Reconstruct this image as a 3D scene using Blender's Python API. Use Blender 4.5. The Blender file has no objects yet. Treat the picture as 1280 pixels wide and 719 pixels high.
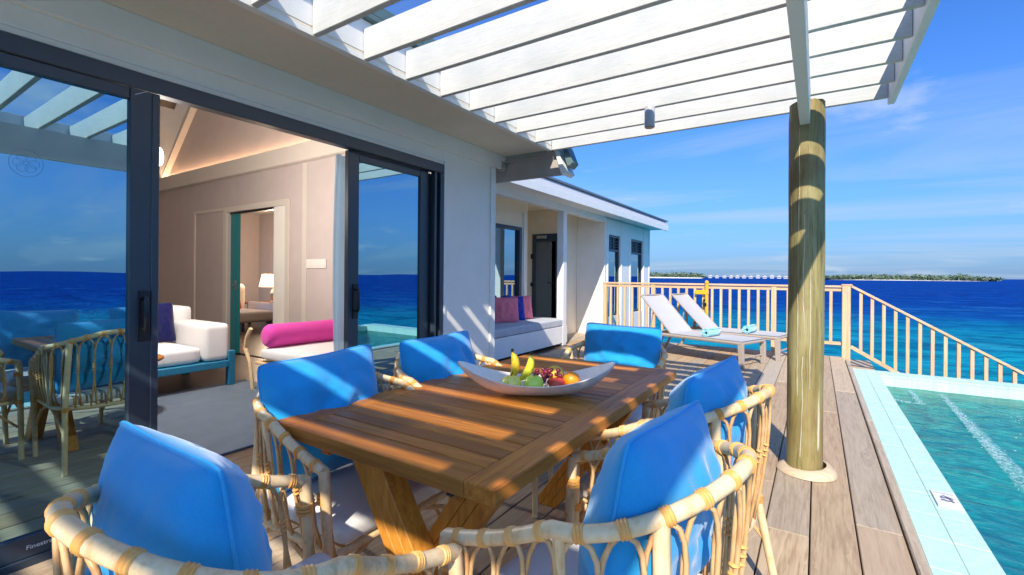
import bpy, bmesh, math, random
from mathutils import Vector, Matrix, noise

random.seed(7)
scene = bpy.context.scene
COL = scene.collection
PI = math.pi
R = math.radians

# ------------------------------------------------------------------ camera
cam_d = bpy.data.cameras.new("camera")
cam_d.sensor_width = 36.0
cam_d.lens = 585.0 / 1280.0 * 36.0
cam_d.shift_y = -15.3 / 1280.0
cam_d.clip_start = 0.02
cam_d.clip_end = 40000
cam = bpy.data.objects.new("camera", cam_d)
COL.objects.link(cam)
YAW, ROLL = R(33.1), R(0.45)
fwd = Vector((-math.sin(YAW), math.cos(YAW), 0))
r0 = Vector((math.cos(YAW), math.sin(YAW), 0))
u0 = Vector((0, 0, 1))
rgt = r0 * math.cos(ROLL) + u0 * math.sin(ROLL)
upv = u0 * math.cos(ROLL) - r0 * math.sin(ROLL)
M = Matrix((rgt, upv, -fwd)).transposed().to_4x4()
M.translation = Vector((0, 0, 1.25))
cam.matrix_world = M
scene.camera = cam

# ------------------------------------------------------------------ light
SUN = Vector((0.412, -1.16, 1.0)).normalized()
sun_d = bpy.data.lights.new("sun", 'SUN')
sun_d.energy = 2.0
sun_d.angle = R(0.53)
sun_d.color = (1.0, 0.90, 0.75)
sun = bpy.data.objects.new("sun", sun_d)
COL.objects.link(sun)
sun.rotation_mode = 'QUATERNION'
sun.rotation_quaternion = SUN.to_track_quat('Z', 'Y')

world = bpy.data.worlds.new("World")
scene.world = world
world.use_nodes = True
wn, wl = world.node_tree.nodes, world.node_tree.links
wn.clear()
wo = wn.new('ShaderNodeOutputWorld')
bg = wn.new('ShaderNodeBackground')
bg.inputs['Strength'].default_value = 0.15
sky = wn.new('ShaderNodeTexSky')
sky.sky_type = 'NISHITA'
sky.sun_disc = False
sky.sun_elevation = math.asin(SUN.z)
sky.sun_rotation = math.atan2(SUN.x, SUN.y)
sky.air_density = 1.0
sky.dust_density = 0.0
sky.ozone_density = 3.0
hs = wn.new('ShaderNodeHueSaturation')
hs.inputs['Saturation'].default_value = 1.12
hs.inputs['Value'].default_value = 1.0
wl.new(sky.outputs[0], hs.inputs['Color'])
tc = wn.new('ShaderNodeTexCoord')
sep = wn.new('ShaderNodeSeparateXYZ')
wl.new(tc.outputs['Generated'], sep.inputs[0])


def wmath(op, a, b=None):
    n = wn.new('ShaderNodeMath')
    n.operation = op
    for i, v in enumerate((a, b)):
        if v is None:
            continue
        if isinstance(v, (int, float)):
            n.inputs[i].default_value = v
        else:
            wl.new(v, n.inputs[i])
    return n.outputs[0]


CLX, CLY = 2.0, 5.0
zc = wmath('ADD', wmath('MAXIMUM', sep.outputs['Z'], 0.0), 0.10)
comb = wn.new('ShaderNodeCombineXYZ')
wl.new(wmath('DIVIDE', sep.outputs['X'], zc), comb.inputs[0])
wl.new(wmath('DIVIDE', sep.outputs['Y'], zc), comb.inputs[1])
mp = wn.new('ShaderNodeMapping')
mp.inputs['Rotation'].default_value = (0, 0, R(28))
mp.inputs['Scale'].default_value = (0.34, 1.1, 1)
mp.inputs['Location'].default_value = (1.4, 0.9, 0)
wl.new(comb.outputs[0], mp.inputs[0])
cn = wn.new('ShaderNodeTexNoise')
cn.inputs['Scale'].default_value = 0.75
cn.inputs['Detail'].default_value = 7
cn.inputs['Roughness'].default_value = 0.55
cn.inputs['Distortion'].default_value = 0.6
wl.new(mp.outputs[0], cn.inputs['Vector'])
cr = wn.new('ShaderNodeValToRGB')
cr.color_ramp.elements[0].position = 0.47
cr.color_ramp.elements[0].color = (0, 0, 0, 1)
cr.color_ramp.elements[1].position = 0.72
cr.color_ramp.elements[1].color = (0.62, 0.62, 0.62, 1)
wl.new(cn.outputs[0], cr.inputs[0])
mix = wn.new('ShaderNodeMix')
mix.data_type = 'RGBA'
wl.new(cr.outputs[0], mix.inputs[0])
hz = wn.new('ShaderNodeMix')
hz.data_type = 'RGBA'
wl.new(wmath('MULTIPLY', wmath('POWER', wmath('SUBTRACT', 1.0, wmath('MAXIMUM', sep.outputs['Z'], 0.0)), 5.0), 0.92), hz.inputs[0])
tint = wn.new('ShaderNodeMix')
tint.data_type = 'RGBA'
tint.blend_type = 'MULTIPLY'
sdot = wn.new('ShaderNodeVectorMath')
sdot.operation = 'DOT_PRODUCT'
wl.new(tc.outputs['Generated'], sdot.inputs[0])
sdot.inputs[1].default_value = SUN
wl.new(wmath('SUBTRACT', 1.0, wmath('MULTIPLY', wmath('POWER', wmath('MAXIMUM', sdot.outputs['Value'], 0.0), 3.0), 0.8)), tint.inputs[0])
wl.new(hs.outputs[0], tint.inputs[6])
tint.inputs[7].default_value = (0.140, 0.262, 0.445, 1)
wl.new(tint.outputs[2], hz.inputs[6])
hz.inputs[7].default_value = (0.40, 0.66, 1.20, 1)
wl.new(hz.outputs[2], mix.inputs[6])
mix.inputs[7].default_value = (1.15, 1.38, 1.70, 1)
cmb2 = wn.new('ShaderNodeCombineXYZ')
zc2 = wmath('ADD', wmath('MAXIMUM', sep.outputs['Z'], 0.0), 0.22)
wl.new(wmath('DIVIDE', sep.outputs['X'], zc2), cmb2.inputs[0])
wl.new(wmath('DIVIDE', sep.outputs['Y'], zc2), cmb2.inputs[1])
wl.new(wmath('MULTIPLY', sep.outputs['Z'], 3.0), cmb2.inputs[2])
mp2 = wn.new('ShaderNodeMapping')
mp2.inputs['Location'].default_value = (CLX, CLY, 0)
wl.new(cmb2.outputs[0], mp2.inputs[0])
pn = wn.new('ShaderNodeTexNoise')
pn.inputs['Scale'].default_value = 1.35
pn.inputs['Detail'].default_value = 8
pn.inputs['Roughness'].default_value = 0.55
wl.new(mp2.outputs[0], pn.inputs['Vector'])
pr_ = wn.new('ShaderNodeValToRGB')
pr_.color_ramp.elements[0].position = 0.60
pr_.color_ramp.elements[0].color = (0, 0, 0, 1)
pr_.color_ramp.elements[1].position = 0.76
pr_.color_ramp.elements[1].color = (0.85, 0.85, 0.85, 1)
wl.new(pn.outputs[0], pr_.inputs[0])
mixp = wn.new('ShaderNodeMix')
mixp.data_type = 'RGBA'
wl.new(pr_.outputs[0], mixp.inputs[0])
wl.new(mix.outputs[2], mixp.inputs[6])
mixp.inputs[7].default_value = (1.55, 1.7, 1.9, 1)
wl.new(mixp.outputs[2], bg.inputs['Color'])
wl.new(bg.outputs[0], wo.inputs[0])

scene.view_settings.view_transform = 'Standard'
scene.view_settings.look = 'None'
scene.view_settings.exposure = 1.74
scene.view_settings.gamma = 1.0
scene.render.engine = 'CYCLES'
scene.cycles.max_bounces = 8
scene.cycles.diffuse_bounces = 6
scene.cycles.glossy_bounces = 4
scene.cycles.transparent_max_bounces = 12
scene.cycles.use_denoising = True
scene.cycles.sample_clamp_indirect = 6.0
scene.cycles.caustics_reflective = False
scene.cycles.caustics_refractive = False


# ------------------------------------------------------------------ materials
class NT:
    """small node-tree builder"""

    def __init__(self, name):
        self.m = bpy.data.materials.new(name)
        self.m.use_nodes = True
        self.n = self.m.node_tree.nodes
        self.l = self.m.node_tree.links
        self.b = self.n['Principled BSDF']
        self.out = self.n['Material Output']

    def new(self, t, **kw):
        nd = self.n.new(t)
        for k, v in kw.items():
            setattr(nd, k, v)
        return nd

    def put(self, sock, v):
        if hasattr(v, 'is_output'):
            self.l.new(v, sock)
        else:
            if isinstance(v, tuple) and len(v) == 3 and sock.type == 'RGBA':
                v = (*v, 1)
            sock.default_value = v

    def set(self, **kw):
        for k, v in kw.items():
            self.put(self.b.inputs[k.replace('_', ' ')], v)

    def coord(self, kind='Object', scale=(1, 1, 1), rot=(0, 0, 0), jitter=0.0):
        t = self.new('ShaderNodeTexCoord')
        src = t.outputs[kind] if kind != 'World' else self.new('ShaderNodeNewGeometry').outputs['Position']
        if jitter:
            oi = self.new('ShaderNodeObjectInfo')
            cx = self.new('ShaderNodeCombineXYZ')
            mu = self.math('MULTIPLY', oi.outputs['Random'], jitter)
            for i in range(3):
                self.l.new(mu, cx.inputs[i])
            ad = self.new('ShaderNodeVectorMath', operation='ADD')
            self.l.new(src, ad.inputs[0])
            self.l.new(cx.outputs[0], ad.inputs[1])
            src = ad.outputs[0]
        mpn = self.new('ShaderNodeMapping')
        mpn.inputs['Scale'].default_value = scale
        mpn.inputs['Rotation'].default_value = rot
        self.l.new(src, mpn.inputs[0])
        return mpn.outputs[0]

    def noise(self, vec, scale=5, detail=4, rough=0.55, dist=0.0):
        t = self.new('ShaderNodeTexNoise')
        self.l.new(vec, t.inputs['Vector'])
        t.inputs['Scale'].default_value = scale
        t.inputs['Detail'].default_value = detail
        t.inputs['Roughness'].default_value = rough
        t.inputs['Distortion'].default_value = dist
        return t.outputs[0]

    def ramp(self, fac, stops):
        r = self.new('ShaderNodeValToRGB')
        e = r.color_ramp.elements
        while len(e) < len(stops):
            e.new(0.5)
        for el, (p, c) in zip(e, stops):
            el.position = p
            el.color = (*c, 1) if not isinstance(c, (int, float)) else (c, c, c, 1)
        self.l.new(fac, r.inputs[0])
        return r.outputs[0]

    def math(self, op, a, b=0.0):
        m = self.new('ShaderNodeMath', operation=op)
        self.put(m.inputs[0], a)
        self.put(m.inputs[1], b)
        return m.outputs[0]

    def mix(self, fac, a, b, mode='MIX'):
        m = self.new('ShaderNodeMix', data_type='RGBA', blend_type=mode)
        self.put(m.inputs[0], fac)
        self.put(m.inputs[6], a)
        self.put(m.inputs[7], b)
        return m.outputs[2]

    def bump(self, h, strength=0.3, dist=0.01):
        b = self.new('ShaderNodeBump')
        b.inputs['Strength'].default_value = strength
        b.inputs['Distance'].default_value = dist
        self.l.new(h, b.inputs['Height'])
        self.l.new(b.outputs[0], self.b.inputs['Normal'])
        return b.outputs[0]

    def random(self):
        return self.new('ShaderNodeObjectInfo').outputs['Random']


def painted(name, col, rough=0.5, var=0.06, bump=0.05, scale=6, spec=0.4):
    t = NT(name)
    v = t.coord('World')
    n1 = t.noise(v, scale, 5)
    n2 = t.noise(v, scale * 14, 3)
    f = t.math('ADD', t.math('MULTIPLY', n1, 0.7), t.math('MULTIPLY', n2, 0.3))
    lo = tuple(c * (1 - var * 2) for c in col)
    hi = tuple(min(1, c * (1 + var)) for c in col)
    t.set(Base_Color=t.ramp(f, [(0.3, lo), (0.65, hi)]), Roughness=rough, Specular_IOR_Level=spec)
    t.bump(n2, bump, 0.004)
    return t.m


def weathered_white(name):
    t = NT(name)
    v = t.coord('World', (1.2, 12, 12))
    v2 = t.coord('World')
    g = t.noise(v, 6, 6, 0.6)
    n = t.noise(v2, 2.5, 4)
    sp = t.noise(t.coord('World', (7, 20, 20)), 7, 5, 0.7)
    base = t.mix(t.ramp(n, [(0.35, 0.0), (0.7, 1.0)]), (0.62, 0.62, 0.60), (0.50, 0.52, 0.52))
    gr_ = t.noise(t.coord('World', (1.0, 26, 26)), 9, 4, 0.65)
    base = t.mix(t.ramp(gr_, [(0.42, 0.30), (0.60, 0.0)]), base, (0.36, 0.37, 0.36))
    marks = t.ramp(sp, [(0.29, 1.0), (0.36, 0.0)])
    base = t.mix(marks, base, (0.27, 0.27, 0.25))
    t.set(Base_Color=base, Roughness=0.55, Specular_IOR_Level=0.3)
    t.bump(g, 0.25, 0.004)
    return t.m


def wood(name, cols, axis='Y', rough=0.5, grain=40, ring=9, bumpv=0.2, var=0.5, jit=37.0, knots=0.0, kcol=(0.1, 0.06, 0.03), spec=0.4, coat=0.0, tints=None):
    """wood with the grain along one local axis; every object differs"""
    t = NT(name)
    long_, short = 0.07, 1.0
    s = {'X': (long_, short, short), 'Y': (short, long_, short), 'Z': (short, short, long_)}[axis]
    v = t.coord('Object', s, jitter=jit)
    fine = t.noise(v, grain * 2.2, 4, 0.65)
    big = t.noise(v, ring, 5, 0.55, 1.2)
    bands = t.math('FRACT', t.math('MULTIPLY', big, 7.0))
    f = t.math('ADD', t.math('MULTIPLY', bands, 0.2), t.math('MULTIPLY', fine, 0.8))
    c = t.ramp(f, [(0.22, cols[0]), (0.5, cols[1]), (0.8, cols[2])])
    rnd = t.random()
    c = t.mix(t.math('MULTIPLY', t.math('FRACT', t.math('MULTIPLY', rnd, 7.31)), var), c, cols[3], 'MIX')
    if tints:
        tr_ = t.new('ShaderNodeValToRGB')
        tr_.color_ramp.interpolation = 'CONSTANT'
        e = tr_.color_ramp.elements
        while len(e) < len(tints):
            e.new(0.5)
        for i, tc_ in enumerate(tints):
            e[i].position = i / len(tints)
            e[i].color = (*tc_, 1)
        t.l.new(t.math('FRACT', t.math('MULTIPLY', rnd, 13.7)), tr_.inputs[0])
        c = t.mix(1.0, c, tr_.outputs[0], 'MULTIPLY')
    if knots:
        kv = t.coord('Object', {'X': (0.5, 1, 1), 'Y': (1, 0.5, 1), 'Z': (1, 1, 0.5)}[axis], jitter=jit)
        vo = t.new('ShaderNodeTexVoronoi')
        t.l.new(kv, vo.inputs['Vector'])
        vo.inputs['Scale'].default_value = 2.3
        k = t.ramp(vo.outputs['Distance'], [(0.02, 1.0), (0.085, 0.0)])
        c = t.mix(t.math('MULTIPLY', k, knots), c, kcol)
    t.set(Base_Color=c, Roughness=rough, Specular_IOR_Level=spec)
    if coat:
        t.set(Coat_Weight=coat, Coat_Roughness=0.12)
    t.bump(f, bumpv, 0.003)
    return t.m


def sheer(name, col):
    t = NT(name)
    t.n.remove(t.b)
    df = t.new('ShaderNodeBsdfDiffuse')
    df.inputs['Color'].default_value = (*col, 1)
    tl = t.new('ShaderNodeBsdfTranslucent')
    tl.inputs['Color'].default_value = (*col, 1)
    tr = t.new('ShaderNodeBsdfTransparent')
    m1 = t.new('ShaderNodeMixShader')
    m1.inputs[0].default_value = 0.5
    t.l.new(df.outputs[0], m1.inputs[1])
    t.l.new(tl.outputs[0], m1.inputs[2])
    m2 = t.new('ShaderNodeMixShader')
    m2.inputs[0].default_value = 0.3
    t.l.new(m1.outputs[0], m2.inputs[1])
    t.l.new(tr.outputs[0], m2.inputs[2])
    t.l.new(m2.outputs[0], t.out.inputs[0])
    return t.m


def fabric(name, col, weave=420, var=0.08, rough=0.9, bump=0.25, sheen=0.15, crease=0.0):
    t = NT(name)
    v = t.coord('Object')
    w = t.new('ShaderNodeTexWave', wave_type='BANDS', bands_direction='X')
    t.l.new(v, w.inputs['Vector'])
    w.inputs['Scale'].default_value = weave
    n = t.noise(v, 7, 4)
    n2 = t.noise(v, weave * 0.8, 2)
    lo = tuple(c * (1 - 2 * var) for c in col)
    hi = tuple(min(1, c * (1 + var)) for c in col)
    f = t.math('ADD', t.math('MULTIPLY', n, 0.6), t.math('MULTIPLY', n2, 0.4))
    t.set(Base_Color=t.ramp(f, [(0.3, lo), (0.7, hi)]), Roughness=rough, Specular_IOR_Level=0.2, Sheen_Weight=sheen)
    if crease:
        w1 = t.noise(t.coord('Object', (1, 1, 0.6), jitter=5.0), 5.5, 2, 0.4, 0.8)
        rid = t.math('ABSOLUTE', t.math('SUBTRACT', w1, 0.5))
        hh = t.math('ADD', t.math('MULTIPLY', t.ramp(rid, [(0.0, 0.0), (0.20, 1.0)]), crease), t.math('MULTIPLY', n2, 0.12))
        t.bump(hh, 0.20, 0.012)
    else:
        t.bump(n2, bump, 0.002)
    return t.m


def plain(name, col, rough=0.5, metal=0.0, spec=0.5, bump=0.0, scale=40):
    t = NT(name)
    v = t.coord('Object')
    n = t.noise(v, scale, 3)
    lo = tuple(c * 0.88 for c in col)
    t.set(Base_Color=t.ramp(n, [(0.3, lo), (0.7, col)]), Roughness=rough, Metallic=metal, Specular_IOR_Level=spec)
    if bump:
        t.bump(n, bump, 0.003)
    return t.m


def solar_glass(name, refl, tint, tcol, wav=0.004):
    """reflective tinted pane: mirror layer over a tinted see-through layer"""
    t = NT(name)
    t.n.remove(t.b)
    v = t.coord('World')
    nz = t.noise(v, 2.2, 1, 0.3)
    bp = t.new('ShaderNodeBump')
    bp.inputs['Strength'].default_value = 0.12
    bp.inputs['Distance'].default_value = wav
    t.l.new(nz, bp.inputs['Height'])
    gl = t.new('ShaderNodeBsdfGlossy')
    gl.inputs['Roughness'].default_value = 0.0
    gl.inputs['Color'].default_value = (*tint, 1)
    t.l.new(bp.outputs[0], gl.inputs['Normal'])
    tr = t.new('ShaderNodeBsdfTransparent')
    tr.inputs['Color'].default_value = (*tcol, 1)
    lw = t.new('ShaderNodeLayerWeight')
    lw.inputs['Blend'].default_value = 0.25
    fac = t.math('ADD', t.math('MULTIPLY', lw.outputs['Fresnel'], 1.0 - refl), refl)
    mx = t.new('ShaderNodeMixShader')
    t.l.new(fac, mx.inputs[0])
    t.l.new(tr.outputs[0], mx.inputs[1])
    t.l.new(gl.outputs[0], mx.inputs[2])
    t.l.new(mx.outputs[0], t.out.inputs[0])
    return t.m


def emit(name, col, strength, base=(0.8, 0.7, 0.5)):
    t = NT(name)
    t.set(Base_Color=base, Emission_Color=col, Emission_Strength=strength, Roughness=0.8)
    return t.m


def sea_mat():
    t = NT('sea_water')
    pos = t.coord('World')
    sp = t.new('ShaderNodeSeparateXYZ')
    t.l.new(pos, sp.inputs[0])
    d = t.math('SQRT', t.math('ADD', t.math('POWER', t.math('ADD', sp.outputs[0], 2.0), 2.0), t.math('POWER', sp.outputs[1], 2.0)))
    nz = t.noise(t.coord('World', (0.018, 0.03, 1)), 1.0, 4, 0.6, 0.8)
    nz2 = t.noise(t.coord('World', (0.10, 0.22, 1)), 1.0, 5, 0.6, 1.0)
    dd = t.math('ADD', t.math('ADD', d, t.math('MULTIPLY', t.math('SUBTRACT', nz, 0.5), 34.0)), t.math('MULTIPLY', t.math('SUBTRACT', nz2, 0.5), 16.0))
    c = t.ramp(t.math('DIVIDE', dd, 120.0), [
        (0.03, (0.006, 0.36, 0.42)), (0.16, (0.005, 0.29, 0.38)), (0.30, (0.003, 0.20, 0.34)), (0.40, (0.002, 0.085, 0.31)), (0.62, (0.001, 0.055, 0.29)), (1.0, (0.001, 0.05, 0.28))])
    pale = t.ramp(nz2, [(0.56, 0.0), (0.80, 0.5)])
    near = t.ramp(t.math('DIVIDE', d, 120.0), [(0.24, 1.0), (0.42, 0.0)])
    c = t.mix(t.math('MULTIPLY', pale, near), c, (0.07, 0.42, 0.46))
    w1 = t.noise(t.coord('World', (0.55, 0.85, 1)), 1.0, 6, 0.62, 0.6)
    w2 = t.noise(t.coord('World', (0.035, 0.06, 1)), 1.0, 4, 0.6)
    h = t.math('ADD', w1, t.math('MULTIPLY', w2, 3.0))
    w3 = t.noise(t.coord('World', (0.16, 0.30, 1), rot=(0, 0, 0.5)), 1.0, 6, 0.7, 0.8)
    c = t.mix(t.ramp(w1, [(0.36, 0.75), (0.56, 0.0)]), c, t.mix(1.0, c, (0.3, 0.45, 0.62), 'MULTIPLY'))
    c = t.mix(t.ramp(w3, [(0.38, 0.7), (0.52, 0.0)]), c, t.mix(1.0, c, (0.4, 0.52, 0.66), 'MULTIPLY'))
    c = t.mix(t.ramp(w3, [(0.56, 0.0), (0.70, 0.28)]), c, (0.05, 0.26, 0.46))
    bp = t.bump(h, 1.0, 0.45)
    t.n.remove(t.b)
    df = t.new('ShaderNodeBsdfDiffuse')
    t.put(df.inputs['Color'], c)
    t.l.new(bp, df.inputs['Normal'])
    gl = t.new('ShaderNodeBsdfGlossy')
    gl.inputs['Roughness'].default_value = 0.12
    t.l.new(bp, gl.inputs['Normal'])
    mx = t.new('ShaderNodeMixShader')
    mx.inputs[0].default_value = 0.035
    t.l.new(df.outputs[0], mx.inputs[1])
    t.l.new(gl.outputs[0], mx.inputs[2])
    t.l.new(mx.outputs[0], t.out.inputs[0])
    return t.m


def pool_water_mat():
    t = NT('pool_water_surface')
    t.n.remove(t.b)
    w1 = t.noise(t.coord('World', (1, 1.6, 1)), 5.0, 4, 0.55, 0.8)
    w2 = t.noise(t.coord('World', (1, 1.3, 1)), 17.0, 3, 0.5)
    h = t.math('ADD', w1, t.math('MULTIPLY', w2, 0.35))
    bp = t.new('ShaderNodeBump')
    bp.inputs['Strength'].default_value = 0.6
    bp.inputs['Distance'].default_value = 0.02
    t.l.new(h, bp.inputs['Height'])
    gl = t.new('ShaderNodeBsdfGlossy')
    gl.inputs['Roughness'].default_value = 0.03
    t.l.new(bp.outputs[0], gl.inputs['Normal'])
    tr = t.new('ShaderNodeBsdfTransparent')
    t.put(tr.inputs['Color'], t.ramp(h, [(0.42, (0.008, 0.28, 0.31)), (0.62, (0.018, 0.42, 0.43)), (0.85, (0.08, 0.62, 0.62))]))
    fr = t.new('ShaderNodeFresnel')
    fr.inputs['IOR'].default_value = 1.33
    t.l.new(bp.outputs[0], fr.inputs['Normal'])
    mx = t.new('ShaderNodeMixShader')
    t.put(mx.inputs[0], t.math('MULTIPLY', fr.outputs[0], 0.28))
    t.l.new(tr.outputs[0], mx.inputs[1])
    t.l.new(gl.outputs[0], mx.inputs[2])
    t.l.new(mx.outputs[0], t.out.inputs[0])
    return t.m


def pool_tile_mat(name, a, b):
    t = NT(name)
    v = t.coord('World')
    vo = t.new('ShaderNodeTexBrick')
    t.l.new(v, vo.inputs['Vector'])
    vo.offset = 0.0
    vo.inputs['Scale'].default_value = 20
    vo.inputs['Color1'].default_value = (*a, 1)
    vo.inputs['Color2'].default_value = (*b, 1)
    vo.inputs['Mortar'].default_value = (*[c * 0.86 for c in a], 1)
    vo.inputs['Mortar Size'].default_value = 0.012
    vo.inputs['Brick Width'].default_value = 0.5
    vo.inputs['Row Height'].default_value = 0.5
    n = t.noise(v, 3.0, 4)
    c = t.mix(t.ramp(n, [(0.4, 0.0), (0.75, 0.35)]), vo.outputs[0], tuple(x * 1.08 for x in b))
    c = t.mix(t.math('MULTIPLY', t.random(), 0.25), c, tuple(min(1, x * 1.12) for x in a))
    t.set(Base_Color=c, Roughness=0.35, Specular_IOR_Level=0.5)
    return t.m


MAT = {}
MAT['deck'] = wood('weathered_decking', [(0.26, 0.18, 0.112), (0.43, 0.335, 0.232), (0.54, 0.45, 0.335), (0.48, 0.43, 0.36)], 'Y', 0.68, 34, 6, 0.35, 0.62, knots=0.75, kcol=(0.13, 0.075, 0.04), spec=0.25, tints=[(1.0, 1.0, 1.0), (1.08, 0.92, 0.76), (0.90, 0.90, 0.90), (1.12, 1.06, 0.96), (0.98, 0.90, 0.80)])
MAT['deck_under'] = plain('deck_joist_timber', (0.03, 0.024, 0.02), 0.9)
MAT['teak'] = wood('oiled_teak', [(0.25, 0.075, 0.010), (0.56, 0.205, 0.029), (0.80, 0.36, 0.06), (0.25, 0.09, 0.018)], 'X', 0.42, 26, 7, 0.12, 0.85, spec=0.3)
MAT['teak_y'] = wood('oiled_teak_lengthwise', [(0.23, 0.072, 0.010), (0.52, 0.19, 0.027), (0.68, 0.30, 0.05), (0.36, 0.125, 0.02)], 'Y', 0.42, 26, 7, 0.12, 0.5, spec=0.3)
MAT['teak_z'] = wood('oiled_teak_upright', [(0.40, 0.13, 0.016), (0.66, 0.27, 0.036), (0.80, 0.40, 0.07), (0.56, 0.21, 0.03)], 'Z', 0.42, 26, 7, 0.12, 0.4, spec=0.4)
MAT['pine'] = wood('pale_pine_rail', [(0.46, 0.30, 0.16), (0.62, 0.45, 0.27), (0.71, 0.54, 0.36), (0.60, 0.39, 0.21)], 'Z', 0.62, 22, 5, 0.15, 0.45, spec=0.25)
MAT['pine_x'] = wood('pale_pine_handrail', [(0.46, 0.28, 0.15), (0.62, 0.43, 0.26), (0.71, 0.54, 0.37), (0.60, 0.38, 0.21)], 'X', 0.6, 22, 5, 0.15, 0.35, spec=0.25)
MAT['slat'] = weathered_white('weathered_white_paint')
MAT['wall'] = painted('white_wall_paint', (0.86, 0.83, 0.76), 0.6, 0.03, 0.04, 3)
MAT['trim'] = painted('white_trim_paint', (0.83, 0.83, 0.80), 0.5, 0.03, 0.04, 5)
MAT['cream'] = painted('cream_alcove_paint', (0.87, 0.76, 0.58), 0.65, 0.03, 0.03, 3)
MAT['soffit'] = painted('warm_white_soffit', (0.80, 0.71, 0.58), 0.65, 0.04, 0.03, 2)
MAT['endboard'] = painted('grey_eave_board', (0.40, 0.37, 0.34), 0.65, 0.06, 0.05, 4)
MAT['roof'] = painted('grey_roof_sheet', (0.33, 0.36, 0.40), 0.5, 0.05, 0.05, 2)
MAT['gutter'] = painted('green_grey_gutter', (0.12, 0.19, 0.19), 0.4, 0.05, 0.02, 4)
MAT['alu'] = plain('charcoal_aluminium', (0.030, 0.048, 0.072), 0.34, 0.0, 0.6)
MAT['black'] = plain('black_plastic', (0.01, 0.011, 0.014), 0.3, 0.0, 0.5)
MAT['glass'] = solar_glass('blue_solar_glass', 0.56, (0.50, 0.84, 1.0), (0.13, 0.18, 0.21))
MAT['glass_far'] = solar_glass('blue_window_glass', 0.55, (0.6, 0.85, 1.0), (0.2, 0.3, 0.35), 0.004)
MAT['etched'] = plain('etched_glass_mark', (0.12, 0.30, 0.55), 0.4, 0.0, 0.3)
MAT['interior'] = painted('taupe_wallpaper', (0.56, 0.485, 0.46), 0.8, 0.03, 0.05, 5)
MAT['int_trim'] = painted('interior_white_trim', (0.66, 0.60, 0.53), 0.55, 0.02, 0.02, 5)
MAT['int_ceiling'] = painted('interior_ceiling_boards', (0.66, 0.58, 0.49), 0.6, 0.04, 0.02, 3)
MAT['int_floor'] = wood('dark_interior_floor', [(0.05, 0.032, 0.02), (0.10, 0.066, 0.045), (0.15, 0.10, 0.075), (0.09, 0.06, 0.045)], 'Y', 0.35, 20, 6, 0.1, 0.6)
MAT['rug'] = fabric('blue_grey_rug', (0.105, 0.15, 0.21), 160, 0.12, 1.0, 0.5, 0.3)
MAT['teal'] = plain('teal_paint', (0.004, 0.22, 0.26), 0.4)
MAT['blue_paint'] = plain('sky_blue_paint', (0.02, 0.22, 0.40), 0.45)
MAT['blue'] = fabric('blue_outdoor_fabric', (0.018, 0.34, 0.74), 300, 0.09, 0.95, 0.12, 0.35, 0.5)
MAT['blue_piping'] = fabric('blue_piping_cord', (0.025, 0.36, 0.78), 300, 0.05, 0.8, 0.1)
MAT['pad'] = fabric('white_seat_fabric', (0.74, 0.73, 0.72), 260, 0.03, 0.9, 0.2)
MAT['white_fabric'] = fabric('white_upholstery', (0.80, 0.80, 0.80), 260, 0.03, 0.9, 0.15)
MAT['grey_fabric'] = fabric('light_grey_upholstery', (0.50, 0.52, 0.56), 160, 0.10, 0.95, 0.3)
MAT['magenta'] = fabric('magenta_fabric', (0.74, 0.07, 0.42), 260, 0.05, 0.85, 0.1)
MAT['pink'] = fabric('pink_fabric', (0.88, 0.22, 0.28), 260, 0.05, 0.85, 0.1)
MAT['royal'] = fabric('royal_blue_fabric', (0.012, 0.045, 0.36), 260, 0.05, 0.85, 0.1)
MAT['navy'] = fabric('navy_fabric', (0.004, 0.006, 0.075), 260, 0.05, 0.85, 0.1)
MAT['crimson'] = fabric('crimson_fabric', (0.52, 0.01, 0.06), 260, 0.05, 0.85, 0.1)
MAT['towel'] = fabric('aqua_terry_towel', (0.30, 0.66, 0.74), 500, 0.10, 1.0, 0.8, 0.4)
MAT['sling'] = fabric('white_mesh_sling', (0.48, 0.475, 0.48), 700, 0.03, 0.7, 0.1)
MAT['taupe'] = plain('taupe_powder_coat', (0.40, 0.345, 0.30), 0.45, 0.0, 0.4)
MAT['curtain'] = sheer('sheer_blue_curtain', (0.62, 0.80, 0.92))
MAT['ceramic'] = plain('white_ceramic', (0.88, 0.84, 0.77), 0.22, 0.0, 0.45)
MAT['steel'] = plain('brushed_steel', (0.5, 0.5, 0.5), 0.3, 1.0)
MAT['yellow'] = plain('yellow_plastic', (0.80, 0.42, 0.02), 0.4)
MAT['lamp_body'] = plain('grey_lamp_body', (0.46, 0.48, 0.52), 0.4)
MAT['sign'] = plain('white_sign_tile', (0.82, 0.82, 0.84), 0.25)
MAT['ink'] = plain('dark_blue_ink', (0.03, 0.04, 0.10), 0.6)
MAT['ink_white'] = plain('white_print', (0.75, 0.77, 0.80), 0.5)
MAT['ink_grey'] = plain('grey_print', (0.22, 0.24, 0.32), 0.6)
MAT['pool_tile'] = pool_tile_mat('aqua_pool_tile', (0.46, 0.69, 0.60), (0.56, 0.76, 0.67))
MAT['pool_deep'] = pool_tile_mat('teal_pool_tile', (0.20, 0.58, 0.58), (0.27, 0.66, 0.64))
MAT['sea'] = sea_mat()
MAT['pool_water'] = pool_water_mat()
MAT['foam'] = plain('white_foam', (0.42, 0.60, 0.64), 0.6)
MAT['sand'] = plain('white_beach_sand', (0.72, 0.70, 0.64), 0.9)
MAT['hut_wall'] = plain('pale_villa_wall', (0.55, 0.58, 0.60), 0.8)
MAT['hut_roof'] = plain('grey_thatch', (0.42, 0.42, 0.42), 0.9)


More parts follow.
